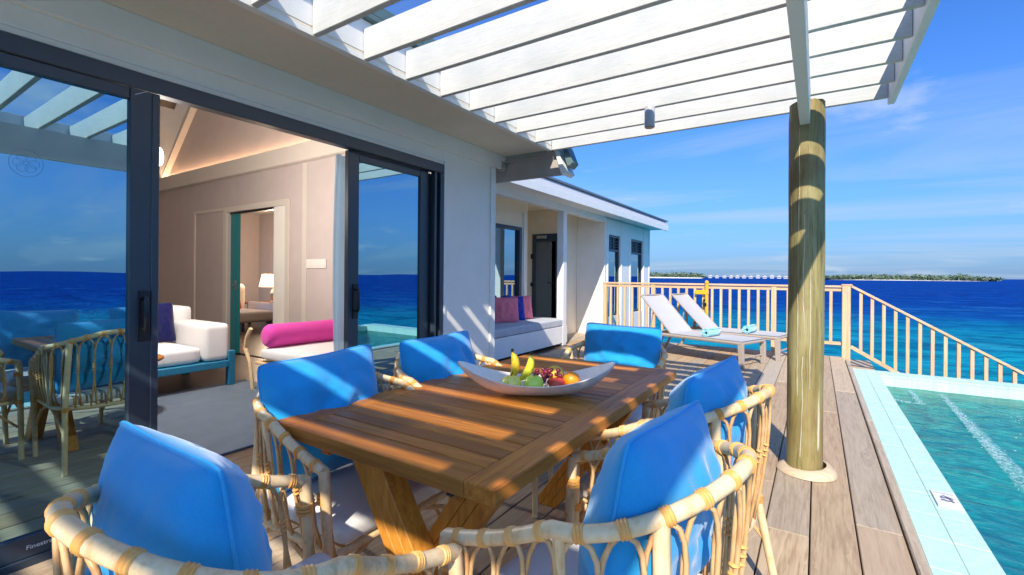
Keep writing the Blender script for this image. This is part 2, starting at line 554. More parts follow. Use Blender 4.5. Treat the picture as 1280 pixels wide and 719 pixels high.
def rattan(name, cols, rough=0.42, scuff=0.0):
    t = NT(name)
    v = t.coord('Object', jitter=3.0)
    n = t.noise(v, 9, 5, 0.65)
    n2 = t.noise(t.coord('Object', (1, 1, 0.35), jitter=3.0), 75, 4, 0.6)
    f = t.math('ADD', t.math('MULTIPLY', n, 0.6), t.math('MULTIPLY', n2, 0.4))
    c = t.ramp(f, [(0.34, cols[0]), (0.48, cols[1]), (0.66, cols[2])])
    if scuff:
        w = t.new('ShaderNodeTexVoronoi')
        t.l.new(t.coord('Object', (1, 1, 1), jitter=3.0), w.inputs['Vector'])
        w.inputs['Scale'].default_value = 11
        k = t.ramp(w.outputs['Distance'], [(0.03, 1.0), (0.11, 0.0)])
        c = t.mix(t.math('MULTIPLY', k, scuff), c, (0.36, 0.19, 0.08))
        s2 = t.noise(v, 34, 3, 0.7)
        c = t.mix(t.ramp(s2, [(0.60, 0.0), (0.74, 0.45)]), c, (0.50, 0.32, 0.16))
    t.set(Base_Color=c, Roughness=rough, Specular_IOR_Level=0.4)
    t.bump(f, 0.3, 0.003)
    return t.m


MAT['rattan'] = rattan('peeled_rattan_pole', [(0.60, 0.36, 0.16), (0.77, 0.56, 0.31), (0.84, 0.67, 0.43)], 0.42, 0.6)
MAT['cane'] = rattan('thin_rattan_cane', [(0.42, 0.20, 0.075), (0.62, 0.37, 0.16), (0.74, 0.50, 0.26)])
MAT['wrap'] = rattan('rattan_wrap', [(0.60, 0.24, 0.05), (0.80, 0.39, 0.10), (0.84, 0.48, 0.17)])


def log_mat():
    t = NT('treated_log')
    v = t.coord('World', (1, 1, 0.12))
    n = t.noise(v, 16, 6, 0.6, 0.5)
    n2 = t.noise(t.coord('World', (1, 1, 0.5)), 3.0, 4, 0.6, 1.0)
    c = t.ramp(n, [(0.28, (0.15, 0.12, 0.045)), (0.5, (0.29, 0.25, 0.10)), (0.75, (0.40, 0.355, 0.18))])
    c = t.mix(t.ramp(n2, [(0.46, 0.0), (0.66, 0.75)]), c, (0.23, 0.13, 0.045))
    n3 = t.noise(t.coord('World', (1, 1, 0.05)), 60, 5, 0.7)
    c = t.mix(t.ramp(n3, [(0.36, 0.7), (0.47, 0.0)]), c, (0.12, 0.085, 0.03))
    vo = t.new('ShaderNodeTexVoronoi')
    t.l.new(t.coord('World', (1, 1, 0.55)), vo.inputs['Vector'])
    vo.inputs['Scale'].default_value = 3.4
    k = t.ramp(vo.outputs['Distance'], [(0.03, 0.8), (0.10, 0.0)])
    c = t.mix(k, c, (0.12, 0.07, 0.03))
    drip = t.noise(t.coord('World', (1, 1, 0.035)), 34, 2, 0.5, 0.3)
    c = t.mix(t.ramp(drip, [(0.705, 0.0), (0.72, 0.75)]), c, (0.66, 0.62, 0.48))
    t.set(Base_Color=c, Roughness=0.5, Specular_IOR_Level=0.35)
    t.bump(n, 0.25, 0.004)
    return t.m


MAT['log'] = log_mat()


def fruit_mat(name, a, b, sc=6, spots=None):
    t = NT(name)
    v = t.coord('Object')
    n = t.noise(v, sc, 3)
    c = t.ramp(n, [(0.35, a), (0.65, b)])
    if spots:
        s = t.noise(v, 70, 2)
        c = t.mix(t.ramp(s, [(0.62, 0.0), (0.70, 0.8)]), c, spots)
    t.set(Base_Color=c, Roughness=0.38, Specular_IOR_Level=0.45)
    return t.m


MAT['pear'] = fruit_mat('yellow_green_pear_skin', (0.80, 0.72, 0.10), (0.90, 0.82, 0.20), 8, (0.5, 0.4, 0.08))
MAT['apple'] = fruit_mat('green_apple_skin', (0.55, 0.74, 0.06), (0.68, 0.84, 0.14), 8)
MAT['banana'] = fruit_mat('ripe_banana_skin', (0.62, 0.38, 0.015), (0.72, 0.50, 0.03), 9, (0.16, 0.09, 0.01))
MAT['banana_green'] = fruit_mat('green_banana_skin', (0.55, 0.58, 0.03), (0.70, 0.66, 0.05), 9, (0.14, 0.12, 0.02))
MAT['grape'] = fruit_mat('red_grape_skin', (0.10, 0.005, 0.02), (0.2, 0.015, 0.04), 20)
MAT['red_apple'] = fruit_mat('red_apple_skin', (0.55, 0.02, 0.02), (0.62, 0.09, 0.05), 10)
MAT['lemon'] = fruit_mat('lemon_skin', (0.75, 0.45, 0.03), (0.80, 0.55, 0.06), 14)
MAT['orange'] = fruit_mat('orange_skin', (0.80, 0.25, 0.01), (0.85, 0.32, 0.02), 30)
MAT['stem'] = plain('brown_stem', (0.06, 0.035, 0.015), 0.8)


# ------------------------------------------------------------------ mesh helpers
class MB:
    def __init__(self):
        self.v, self.f = [], []

    def add(self, vs, fs):
        o = len(self.v)
        self.v += [Vector(p) for p in vs]
        self.f += [tuple(i + o for i in q) for q in fs]
        return self

    def hexa(self, p):
        return self.add(p, [(0, 3, 2, 1), (4, 5, 6, 7), (0, 1, 5, 4), (1, 2, 6, 5), (2, 3, 7, 6), (3, 0, 4, 7)])

    def box(self, x0, x1, y0, y1, z0, z1):
        return self.hexa([(x0, y0, z0), (x1, y0, z0), (x1, y1, z0), (x0, y1, z0), (x0, y0, z1), (x1, y0, z1), (x1, y1, z1), (x0, y1, z1)])

    def bar(self, a, b, w, h, up=(0, 0, 1)):
        a, b, up = Vector(a), Vector(b), Vector(up)
        d = (b - a).normalized()
        s = d.cross(up).normalized() * (w / 2)
        n = s.cross(d).normalized() * (h / 2)
        return self.hexa([a - s - n, a + s - n, b + s - n, b - s - n, a - s + n, a + s + n, b + s + n, b - s + n])

    def prism(self, poly, axis, a0, a1):
        def P(u, w, t):
            return {'X': (t, u, w), 'Y': (u, t, w), 'Z': (u, w, t)}[axis]
        n = len(poly)
        vs = [P(u, w, a0) for u, w in poly] + [P(u, w, a1) for u, w in poly]
        fs = [tuple(range(n))[::-1], tuple(range(n, 2 * n))] + [(i, (i + 1) % n, n + (i + 1) % n, n + i) for i in range(n)]
        return self.add(vs, fs)

    def tube(self, pts, r, n=8, closed=False, squash=1.0):
        pts = [Vector(p) for p in pts]
        m = len(pts)
        rs = r if isinstance(r, (list, tuple)) else [r] * m
        tans = []
        for i in range(m):
            a = pts[(i - 1) % m] if closed or i > 0 else pts[i]
            b = pts[(i + 1) % m] if closed or i < m - 1 else pts[i]
            t = (b - a)
            tans.append(t.normalized() if t.length > 1e-9 else Vector((0, 0, 1)))
        ref = Vector((0, 0, 1)) if abs(tans[0].z) < 0.9 else Vector((1, 0, 0))
        nrm = (ref - tans[0] * ref.dot(tans[0])).normalized()
        vs, fs = [], []
        for i in range(m):
            nrm = (nrm - tans[i] * nrm.dot(tans[i])).normalized()
            bi = tans[i].cross(nrm)
            for k in range(n):
                a = 2 * PI * k / n
                vs.append(pts[i] + (nrm * math.cos(a) * squash + bi * math.sin(a)) * rs[i])
        segs = m if closed else m - 1
        for i in range(segs):
            j = (i + 1) % m
            for k in range(n):
                fs.append((i * n + k, i * n + (k + 1) % n, j * n + (k + 1) % n, j * n + k))
        if not closed:
            fs.append(tuple(range(n))[::-1])
            fs.append(tuple((m - 1) * n + k for k in range(n)))
        return self.add(vs, fs)

    def lathe(self, prof, c=(0, 0, 0), n=20):
        c = Vector(c)
        vs, fs = [], []
        for r, z in prof:
            for k in range(n):
                a = 2 * PI * k / n
                vs.append(c + Vector((r * math.cos(a), r * math.sin(a), z)))
        for i in range(len(prof) - 1):
            for k in range(n):
                fs.append((i * n + k, i * n + (k + 1) % n, (i + 1) * n + (k + 1) % n, (i + 1) * n + k))
        fs.append(tuple(range(n))[::-1])
        fs.append(tuple((len(prof) - 1) * n + k for k in range(n)))
        return self.add(vs, fs)

    def grid(self, fn, nu, nv, wrap_u=False):
        vs = [fn(i / (nu if wrap_u else nu - 1), j / (nv - 1)) for j in range(nv) for i in range(nu)]
        fs = []
        for j in range(nv - 1):
            for i in range(nu if wrap_u else nu - 1):
                k = (i + 1) % nu
                fs.append((j * nu + i, j * nu + k, (j + 1) * nu + k, (j + 1) * nu + i))
        return self.add(vs, fs)

    def ball(self, c, r, nu=16, nv=10, fn=None):
        c = Vector(c)
        rr = Vector(r) if not isinstance(r, (int, float)) else Vector((r, r, r))

        def f(u, v):
            a, b = 2 * PI * u, PI * (v * 0.998 + 0.001)
            d = Vector((math.sin(b) * math.cos(a), math.sin(b) * math.sin(a), -math.cos(b)))
            p = Vector((d.x * rr.x, d.y * rr.y, d.z * rr.z))
            return c + (fn(p, d) if fn else p)
        return self.grid(f, nu, nv, True)

    def move(self, mat):
        self.v = [mat @ p for p in self.v]
        return self


def origin_of(parent):
    o = Vector((0, 0, 0))
    while parent is not None:
        o += Vector(parent.location)
        parent = parent.parent
    return o


def obj(name, mb, mat, parent=None, smooth=False, bevel=0.0, loc=None, angle=40):
    """link a mesh object; geometry is given in world metres"""
    if not name:
        raise ValueError
    base = origin_of(parent)
    loc = Vector(loc) if loc is not None else base.copy()
    me = bpy.data.meshes.new(name)
    me.from_pydata([tuple(p - loc) for p in mb.v], [], mb.f)
    me.validate()
    bm = bmesh.new()
    bm.from_mesh(me)
    bmesh.ops.recalc_face_normals(bm, faces=bm.faces)
    if bevel:
        ed = [e for e in bm.edges if len(e.link_faces) == 2 and e.calc_face_angle(0) > R(30)]
        bmesh.ops.bevel(bm, geom=ed, offset=bevel, offset_type='OFFSET', segments=1, affect='EDGES', profile=0.5, clamp_overlap=True)
    bm.to_mesh(me)
    bm.free()
    if smooth:
        me.shade_smooth()
        if angle:
            me.set_sharp_from_angle(angle=R(angle))
    me.materials.append(mat if not isinstance(mat, str) else MAT[mat])
    o = bpy.data.objects.new(name, me)
    COL.objects.link(o)
    o.parent = parent
    o.location = loc - base
    return o


def tag(o, label=None, cat=None, group=None, kind=None):
    if label:
        o['label'] = label
    if cat:
        o['category'] = cat
    if group:
        o['group'] = group
    if kind:
        o['kind'] = kind
    return o


def thing(name, label, cat, loc=(0, 0, 0), group=None, kind=None):
    o = bpy.data.objects.new(name, None)
    o.empty_display_size = 0.1
    COL.objects.link(o)
    o.location = loc
    return tag(o, label, cat, group, kind)


def copy_tree(o, parent=None):
    c = o.copy()
    COL.objects.link(c)
    if parent is not None:
        c.parent = parent
    for ch in list(o.children):
        copy_tree(ch, c)
    return c


def bx(*a):
    return MB().box(*a)


def text(name, s, size, mat, parent, M4, extrude=0.0004, align='CENTER'):
    cu = bpy.data.curves.new(name, 'FONT')
    cu.body = s
    cu.size = size
    cu.extrude = extrude
    cu.align_x = align
    cu.align_y = 'CENTER'
    cu.materials.append(MAT[mat])
    o = bpy.data.objects.new(name, cu)
    COL.objects.link(o)
    o.parent = parent
    m = M4.copy()
    m.translation = m.translation - origin_of(parent)
    dg = bpy.context.evaluated_depsgraph_get()
    me = bpy.data.meshes.new_from_object(o.evaluated_get(dg))
    bpy.data.objects.remove(o)
    o = bpy.data.objects.new(name, me)
    COL.objects.link(o)
    o.parent = parent
    o.matrix_local = m
    return o


# ================================================================== SETTING: sea, far islands
SEA_Z = -1.75
sea = MB()
ring_r = [0, 6, 14, 30, 70, 180, 500, 1500, 5000, 24000]
NS = 64
sv, sf = [(0, 0, SEA_Z)], []
for r in ring_r[1:]:
    for k in range(NS):
        a = 2 * PI * k / NS
        sv.append((r * math.cos(a), r * math.sin(a), SEA_Z))
for k in range(NS):
    sf.append((0, 1 + k, 1 + (k + 1) % NS))
for i in range(len(ring_r) - 2):
    for k in range(NS):
        a, b = 1 + i * NS, 1 + (i + 1) * NS
        sf.append((a + k, b + k, b + (k + 1) % NS, a + (k + 1) % NS))
sea.add(sv, sf)
tag(obj('sea', sea, 'sea'), kind='structure')


def foliage_mat():
    t = NT('hazed_island_foliage')
    v = t.coord('World')
    n = t.noise(v, 0.12, 4, 0.7)
    t.set(Base_Color=t.ramp(n, [(0.3, (0.09, 0.15, 0.11)), (0.55, (0.15, 0.21, 0.14)), (0.8, (0.23, 0.28, 0.18))]), Roughness=0.9, Specular_IOR_Level=0.1)  # greens lightened and blued to carry the distance haze in the colour
    return t.m


MAT['hazed_island_green'] = foliage_mat()


def island(name_sand, x0, x1, y, depth, hmax, seed, n_crowns):
    rnd = random.Random(seed)
    cx, w = (x0 + x1) / 2, (x1 - x0) / 2

    def f(u, v):
        a = 2 * PI * u
        rr = v
        wob = 1 + 0.08 * noise.noise(Vector((math.cos(a) * 2, math.sin(a) * 2, seed)))
        return (cx + w * rr * wob * math.cos(a), y + depth * rr * wob * math.sin(a), SEA_Z - 0.4 + 2.0 * (1 - rr ** 2.2))
    tag(obj(name_sand, MB().grid(f, 48, 7, True), 'sand', smooth=True), kind='structure')
    mb = MB()
    for i in range(n_crowns):
        u = rnd.uniform(-0.95, 0.95)
        x = cx + w * u
        yy = y - depth * math.sqrt(max(0, 1 - u * u)) * rnd.uniform(-0.7, 0.72)
        env = 0.45 + 0.55 * (0.5 + 0.5 * noise.noise(Vector((x * 0.035, seed, 0)))) * 1.4
        h = hmax * env * (1 - 0.55 * abs(u) ** 3) * rnd.uniform(0.65, 1.1)
        s = rnd.uniform(1.6, 3.6)
        for k in range(9):
            p = Vector((x + rnd.gauss(0, s * 0.7), yy + rnd.gauss(0, s * 0.7), SEA_Z + 1.0 + h * rnd.uniform(0.2, 1.0)))
            d = [Vector((rnd.gauss(0, 1), rnd.gauss(0, 1), rnd.gauss(0, 0.7))) * s * 0.55 for _ in range(3)]
            mb.add([p + q for q in d], [(0, 1, 2)])
        if rnd.random() < 0.12:      # palms standing above the canopy
            top = Vector((x, yy, SEA_Z + 1 + h * 1.28))
            for k in range(7):
                a = 2 * PI * k / 7 + rnd.random()
                e = top + Vector((math.cos(a) * 3.0, math.sin(a) * 3.0, -1.0))
                s2 = Vector((-math.sin(a), math.cos(a), 0)) * 0.55
                mb.add([top, (top + e) / 2 + s2 + Vector((0, 0, 0.9)), e, (top + e) / 2 - s2 + Vector((0, 0, 0.9))], [(0, 1, 2, 3)])
    return mb


mb = island('island_beach', -262, -150, 800, 30, 9.0, 3, 420)
tag(obj('island_trees', mb, 'hazed_island_green'), 'low wooded island behind the white beach, left of the post', 'trees', kind='stuff')
mb = island('island_beach', -5, 196, 830, 30, 7.0, 9, 640)
tag(obj('island_trees', mb, 'hazed_island_green'), 'long low wooded island on the horizon, right of the post', 'trees', kind='stuff')
tag(obj('sandbank', MB().add([(-238, 764, SEA_Z + .3), (-150, 764, SEA_Z + .3), (-146, 770, SEA_Z + 1.6), (-240, 770, SEA_Z + 2.4)], [(0, 1, 2, 3)]).add(
    [(-240, 770, SEA_Z + 2.4), (-146, 770, SEA_Z + 1.6), (-150, 790, SEA_Z - .5), (-238, 790, SEA_Z - .5)], [(0, 1, 2, 3)]), 'sand'), kind='structure')

# overwater villas far off, one by one
hut0 = None
hut_x = [-139, -129, -119, -109.5, -100, -91, -82, -73, -64, -55, -46, -38, -30]
for i, hx in enumerate(hut_x):
    if hut0 is None:
        h = thing('overwater_villa', 'tiny pale overwater villa with grey roof in the row on the horizon', 'villa', (hx, 780, SEA_Z), 'overwater villas in a row on the horizon')
        x, y, z = hx, 780, SEA_Z
        obj('wall', MB().box(x - 2.6, x + 2.6, y - 3, y + 3, z + 1.2, z + 3.6), 'hut_wall', h)
        obj('roof', MB().add([(x - 3.6, y - 4, z + 3.5), (x + 3.6, y - 4, z + 3.5), (x + 3.6, y + 4, z + 3.5), (x - 3.6, y + 4, z + 3.5), (x - .8, y, z + 6.1), (x + .8, y, z + 6.1)],
                             [(0, 1, 5, 4), (1, 2, 5), (2, 3, 4, 5), (3, 0, 4), (3, 2, 1, 0)]), 'hut_roof', h)
        st = MB()
        for sx in (-2.2, 2.2):
            for sy in (-2.6, 2.6):
                st.box(x + sx - .15, x + sx + .15, y + sy - .15, y + sy + .15, z - 1, z + 1.2)
        obj('stilts', st, 'deck_under', h)
        hut0 = h
    else:
        h = copy_tree(hut0)
        h.location = (hx, 780 + random.uniform(-6, 6), SEA_Z)
        h.scale = (1, 1, random.uniform(0.85, 1.1))

# ================================================================== DECK
deck = thing('deck', None, None, (0, 0, 0), kind='structure')
obj('joist', bx(-3.78, 0.34, -3.2, 9.02, -0.30, -0.035), 'deck_under', deck)
obj('joist', bx(-4.58, -3.782, 3.96, 9.02, -0.30, -0.036), 'deck_under', deck)
BW, GAP = 0.1925, 0.0065
edges = []
xb = 0.360
while xb - BW > -3.76:
    edges.append((xb - BW + GAP, xb))
    xb -= BW
rb = random.Random(11)
for i, (xa, xe) in enumerate(edges):
    mid = (xa + xe) / 2
    ystart = -2.6 if mid > -2.85 else 3.96
    y = ystart
    first = True
    while y < 9.0:
        L = rb.uniform(2.6, 3.9)
        if first:
            L *= rb.uniform(0.4, 1.0)
            first = False
        y1 = min(9.06, y + L)
        if 9.06 - y1 < 0.7:
            y1 = 9.06
        dz = rb.uniform(-0.0015, 0.0015)
        o = obj('board', bx(xa, xe, y, y1 - 0.004, -0.034 + dz, dz), 'deck', deck, bevel=0.0035, loc=(mid, (y + y1) / 2, 0))
        y = y1
# boards at alcove entry (west of the main field)
for k in range(5):
    xa = edges[-1][0] - GAP - BW * k
    obj('board', bx(xa - BW + GAP, xa, 7.70, 9.43, -0.034, 0.0), 'deck', deck, bevel=0.0035, loc=(xa - .09, 8.5, 0))
for a, b in ((-2.6, 1.45), (1.45, 5.1), (5.1, 8.72)):
    obj('edge_board', bx(0.366, 0.412, a, b - 0.003, -0.12, 0.018), 'deck', deck, bevel=0.006, loc=(0.39, (a + b) / 2, 0))

# ================================================================== POOL
pool = thing('pool', None, None, (0, 0, 0), kind='structure')
PX0, PX1, PY0, PY1 = 0.68, 3.55, -2.4, 7.68
shell = MB()
shell.box(0.416, PX0 - 0.004, -2.7, PY1 + .33, -1.5, -0.028)
shell.box(PX1 + .004, PX1 + 0.30, -2.7, PY1 + .33, -1.5, -0.028)
shell.box(PX0 - .004, PX1 + .004, PY1 + .004, PY1 + .33, -1.5, -0.028)
shell.box(PX0 - .004, PX1 + .004, -2.7, PY0, -1.5, -0.028)
obj('basin_wall', shell, 'pool_tile', pool)
obj('basin_floor', bx(PX0 - .003, PX1 + .003, PY0 + .001, PY1 + .003, -1.45, -1.28), 'pool_deep', pool)
# a shallow bench runs under the water along the far wall
obj('bench', bx(PX0, PX1, 7.28, PY1, -1.27, -0.42), 'pool_tile', pool)
ny = int((PY1 - PY0 + .3) / 0.30)
half = (PX0 - 0.416) / 2
for k in range(ny + 2):
    ya = PY0 - .3 + k * 0.30
    yb = min(ya + 0.2984, PY1 + 0.33)
    if ya > PY1 + 0.3:
        break
    for c in range(2):
        xa = 0.417 + c * half
        obj('coping_tile', bx(xa, xa + half - 0.0016, ya, yb, -0.027, random.uniform(-0.0008, 0.0008)), 'pool_tile', pool, bevel=0.002, loc=(xa, ya, 0))
for k in range(10):
    xa = PX0 + k * 0.297
    xe = min(xa + .2955, PX1 + .296)
    for c in range(2):
        ya = PY1 + c * .165
        obj('coping_tile', bx(xa, xe, ya, ya + .162, -0.027, random.uniform(-0.0008, 0.0008)), 'pool_tile', pool, bevel=0.002, loc=(xa, ya, 0))
for k in range(33):
    ya = PY0 + k * 0.30
    obj('coping_tile', bx(PX1, PX1 + .296, ya, ya + .297, -0.027, random.uniform(-0.0008, 0.0008)), 'pool_tile', pool, bevel=0.002, loc=(PX1, ya, 0))
WZ = -0.135


def wsurf(u, v):
    x = PX0 + (PX1 - PX0) * u
    y = PY0 + (PY1 - PY0) * v
    h = 0.006 * noise.noise(Vector((x * 2.6, y * 3.4, 0))) + 0.004 * noise.noise(Vector((x * 6.3, y * 8.1, 3)))
    return (x, y, WZ + h)


tag(obj('pool_water', MB().grid(wsurf, 50, 170), 'pool_water', smooth=True, angle=0), kind='structure')

# foam lines where the spa jets break the surface
rf = random.Random(5)
fm = MB()


def foam_line(a, b, w0, w1, n):
    a, b = Vector(a), Vector(b)
    s = Vector((-(b - a).y, (b - a).x, 0)).normalized()
    for i in range(n):
        t = rf.random()
        p = a.lerp(b, t) + s * rf.gauss(0, 1) * (w0 + (w1 - w0) * t)
        r = rf.uniform(0.002, 0.0065) * (0.6 + 0.4 * math.sin(t * PI))
        fm.ball((p.x, p.y, WZ + 0.007), (r * rf.uniform(1, 2.2), r * rf.uniform(1, 2.6), r * 0.55), 6, 4)


foam_line((1.256, 7.45, 0), (1.165, 4.3, 0), 0.016, 0.028, 520)
foam_line((0.962, 7.5, 0), (0.962, 6.75, 0), 0.012, 0.02, 90)
foam_line((0.962, 6.75, 0), (0.75, 6.85, 0), 0.012, 0.02, 50)
foam_line((1.75, 6.9, 0), (1.45, 4.6, 0), 0.05, 0.11, 90)


def ribbon_mat():
    t = NT('aerated_water')
    t.n.remove(t.b)
    v = t.coord('World')
    n = t.noise(v, 26, 5, 0.7, 0.6)
    uvx = t.coord('Generated')
    sp = t.new('ShaderNodeSeparateXYZ')
    t.l.new(uvx, sp.inputs[0])
    df = t.new('ShaderNodeBsdfDiffuse')
    df.inputs['Color'].default_value = (0.36, 0.56, 0.60, 1)
    tr = t.new('ShaderNodeBsdfTransparent')
    mx = t.new('ShaderNodeMixShader')
    edge = t.ramp(sp.outputs[0], [(0.0, 0.0), (0.35, 1.0), (0.65, 1.0), (1.0, 0.0)])
    t.put(mx.inputs[0], t.math('MULTIPLY', t.ramp(n, [(0.40, 0.0), (0.66, 0.85)]), edge))
    t.l.new(tr.outputs[0], mx.inputs[1])
    t.l.new(df.outputs[0], mx.inputs[2])
    t.l.new(mx.outputs[0], t.out.inputs[0])
    return t.m


MAT['aerated'] = ribbon_mat()
rbm = MB().grid(lambda u, v: (1.256 - .091 * v + (u - .5) * (.07 + .07 * v), 7.45 - 3.6 * v, WZ + 0.012), 7, 60)
tag(obj('foam', rbm, 'aerated'), 'long pale streak of bubbles in the pool', 'foam', kind='stuff')
rbm = MB().grid(lambda u, v: (0.962 + (u - .5) * (.05 + .03 * v), 7.5 - .78 * v, WZ + 0.012), 7, 20)
tag(obj('foam', rbm, 'aerated'), 'short pale streak of bubbles at the far end of the pool', 'foam', kind='stuff')
tag(obj('foam', fm, 'foam', smooth=True), 'thin white lines of foam on the pool water', 'foam', kind='stuff')

# sign tile on the coping
sg = thing('pool_sign', 'small white printed warning tile on the pool coping near the post', 'sign', (0.615, 3.545, 0.002))
obj('tile', bx(0.565, 0.672, 3.43, 3.66, 0.002, 0.010), 'sign', sg, bevel=0.002)
Mt = Matrix.Translation((0.617, 3.625, 0.0106))
text('print', 'NO DIVING', 0.017, 'ink_grey', sg, Mt)
dv = MB()
for pts in ([(0.595, 3.565), (0.612, 3.585), (0.640, 3.560)], [(0.593, 3.545), (0.618, 3.56), (0.642, 3.535)]):
    dv.tube([(x, y, 0.0105) for x, y in pts], 0.004, 5)
dv.tube([(0.592, 3.515, 0.0105), (0.604, 3.524, 0.0105), (0.616, 3.512, 0.0105), (0.63, 3.521, 0.0105), (0.645, 3.508, 0.0105)], 0.0045, 5)
dv.ball((0.644, 3.563, 0.0105), (0.007, 0.007, 0.001), 8, 4)
obj('pictogram', dv, 'ink', sg)

# ================================================================== HOUSE
FX = -2.80
house = thing('house', 'white timber villa with dark sliding glass doors opening on the deck', 'house', (-4.5, 2.0, 0))
W = 'wall'
# front wall: pier right of the doors, lintel above, wall left beyond frame
obj('wall', bx(-3.0, FX, 3.163, 3.936, -0.3, 2.50), W, house, bevel=0.004)
obj('wall', bx(-3.0, FX, -3.4, 3.160, 2.236, 2.50), W, house)
obj('wall', bx(-3.0, FX, -3.4, -1.7, -0.3, 2.234), W, house)
obj('corner_trim', bx(FX + .001, FX + 0.016, 3.875, 3.937, -0.3, 2.355), 'trim', house, bevel=0.003)
obj('corner_trim', bx(-3.02, FX + .016, 3.938, 3.955, -0.3, 2.352), 'trim', house, bevel=0.003)
obj('door_trim', bx(FX + .001, FX + 0.010, 3.166, 3.192, -0.03, 2.26), 'trim', house)
obj('door_trim', bx(FX + .001, FX + 0.010, -1.7, 3.192, 2.262, 2.274), 'trim', house)
obj('lintel_board', bx(FX + .001, FX + 0.034, -3.4, 4.16, 2.358, 2.499), 'wall', house, bevel=0.003)
obj('side_wall', bx(-6.5, -3.0, 3.735, 3.934, -0.3, 2.9), W, house)
# soffit, ledger, roof
obj('soffit', bx(-3.05, -2.172, -3.4, 4.10, 2.500, 2.512), 'soffit', house)
obj('ledger', bx(-2.215, -2.170, -3.4, 4.02, 2.468, 2.498), 'trim', house)
obj('fascia', bx(-2.212, -2.170, -3.4, 4.02, 2.513, 2.70), 'trim', house, bevel=0.003)
obj('gutter', bx(-2.34, -2.22, -3.4, 3.2, 2.79, 2.88), 'gutter', house, bevel=0.01)
obj('drip_edge', bx(-2.20, -2.135, -3.4, 4.02, 2.702, 2.735), 'gutter', house, bevel=0.004)
rs = MB().prism([(-2.20, 2.737), (-2.98, 2.93), (-6.5, 6.60), (-6.5, 6.68), (-2.99, 2.97), (-2.19, 2.765)], 'Y', -3.6, 3.84)
rs.prism([(-10.94, 2.705), (-10.02, 2.93), (-6.5, 6.60), (-6.5, 6.68), (-10.01, 2.99), (-10.96, 2.745)], 'Y', -3.6, 3.84)
obj('roof', rs, 'roof', house)
# skirt roof that closes the gable foot, and the outside of the gable
obj('skirt_roof', MB().prism([(3.842, 2.70), (4.24, 2.525), (4.24, 2.555), (3.842, 2.735)], 'X', -10.9, -2.20), 'roof', house)
obj('gable_cladding', MB().prism([(-10.0, 2.74), (-3.0, 2.74), (-6.5, 6.56)], 'Y', 3.842, 3.87), 'trim', house)
# eave end at the gable corner
obj('eave_end', MB().prism([(-2.93, 2.242), (-2.10, 2.240), (-2.19, 2.498), (-2.93, 2.498)], 'Y', 4.105, 4.145), 'endboard', house, bevel=0.003)
obj('bargeboard', MB().prism([(-2.098, 2.236), (-2.055, 2.262), (-2.150, 2.52), (-2.187, 2.52)], 'Y', 4.08, 4.30), 'trim', house, bevel=0.003)
obj('eave_gutter', MB().prism([(-2.035, 2.30), (-1.985, 2.345), (-2.07, 2.56), (-2.125, 2.56)], 'Y', 4.10, 4.24), 'gutter', house, bevel=0.004)
obj('eave_boss', MB().tube([(-2.80, 4.03, 2.40), (-2.80, 4.10, 2.39)], 0.055, 14), 'endboard', house, smooth=True)
obj('eave_boss', MB().box(-2.78, -2.32, 4.085, 4.104, 2.43, 2.455), 'endboard', house, bevel=0.003)

# ---- sliding doors: part > sub-parts
door = obj('sliding_door', MB().box(FX - .06, FX + .012, -1.7, 3.162, 2.150, 2.232)            # head
           .box(FX - .10, FX + .012, -1.7, 3.162, -0.03, 0.035)                              # sill track
           .box(FX - .10, FX + .010, 3.115, 3.161, 0.036, 2.149), 'alu', house, bevel=0.004)
D = door
# left fixed/sliding leaf, in the outer track
lf = MB().box(FX - .040, FX + .004, 0.887, 1.010, 0.036, 2.149)
lf.box(FX - .040, FX + .003, -1.6, 0.886, 2.094, 2.148)
lf.box(FX - .040, FX + .003, -1.6, 0.886, 0.036, 0.125)
lf.box(FX - .030, FX + .010, 0.975, 1.008, 0.04, 2.146)
obj('leaf_frame', lf, 'alu', D, bevel=0.003)
obj('glass_pane', bx(FX - .026, FX - .018, -1.6, 0.890, 0.12, 2.10), 'glass', D)
# right leaf
rf2 = MB().box(FX - .086, FX - .044, 2.187, 2.283, 0.036, 2.149)
rf2.box(FX - .086, FX - .044, 2.92, 3.02, 0.036, 2.149)
rf2.box(FX - .099, FX - .088, 2.95, 3.114, 0.036, 2.149)
rf2.box(FX - .085, FX - .045, 2.284, 2.919, 2.085, 2.148)
rf2.box(FX - .085, FX - .045, 2.284, 2.919, 0.036, 0.125)
rf2.box(FX - .040, FX + .006, 3.045, 3.075, 0.036, 2.149)
obj('leaf_frame', rf2, 'alu', D, bevel=0.003)
obj('glass_pane', bx(FX - .068, FX - .060, 2.28, 2.925, 0.12, 2.09), 'glass', D)
# handles
for hx, hy, hz in ((FX + .004, 0.948, 1.035), (FX - .044, 2.25, 1.05)):
    hb = MB().box(hx, hx + .012, hy - .022, hy + .022, hz - .125, hz + .125)
    hb.tube([(hx + .010, hy - .006, hz + .085), (hx + .045, hy - .006, hz + .090), (hx + .052, hy - .006, hz + .06), (hx + .052, hy - .006, hz - .045), (hx + .045, hy - .006, hz - .07), (hx + .010, hy - .006, hz - .068)], 0.0095, 8)
    obj('handle', hb, 'black', D, smooth=True)
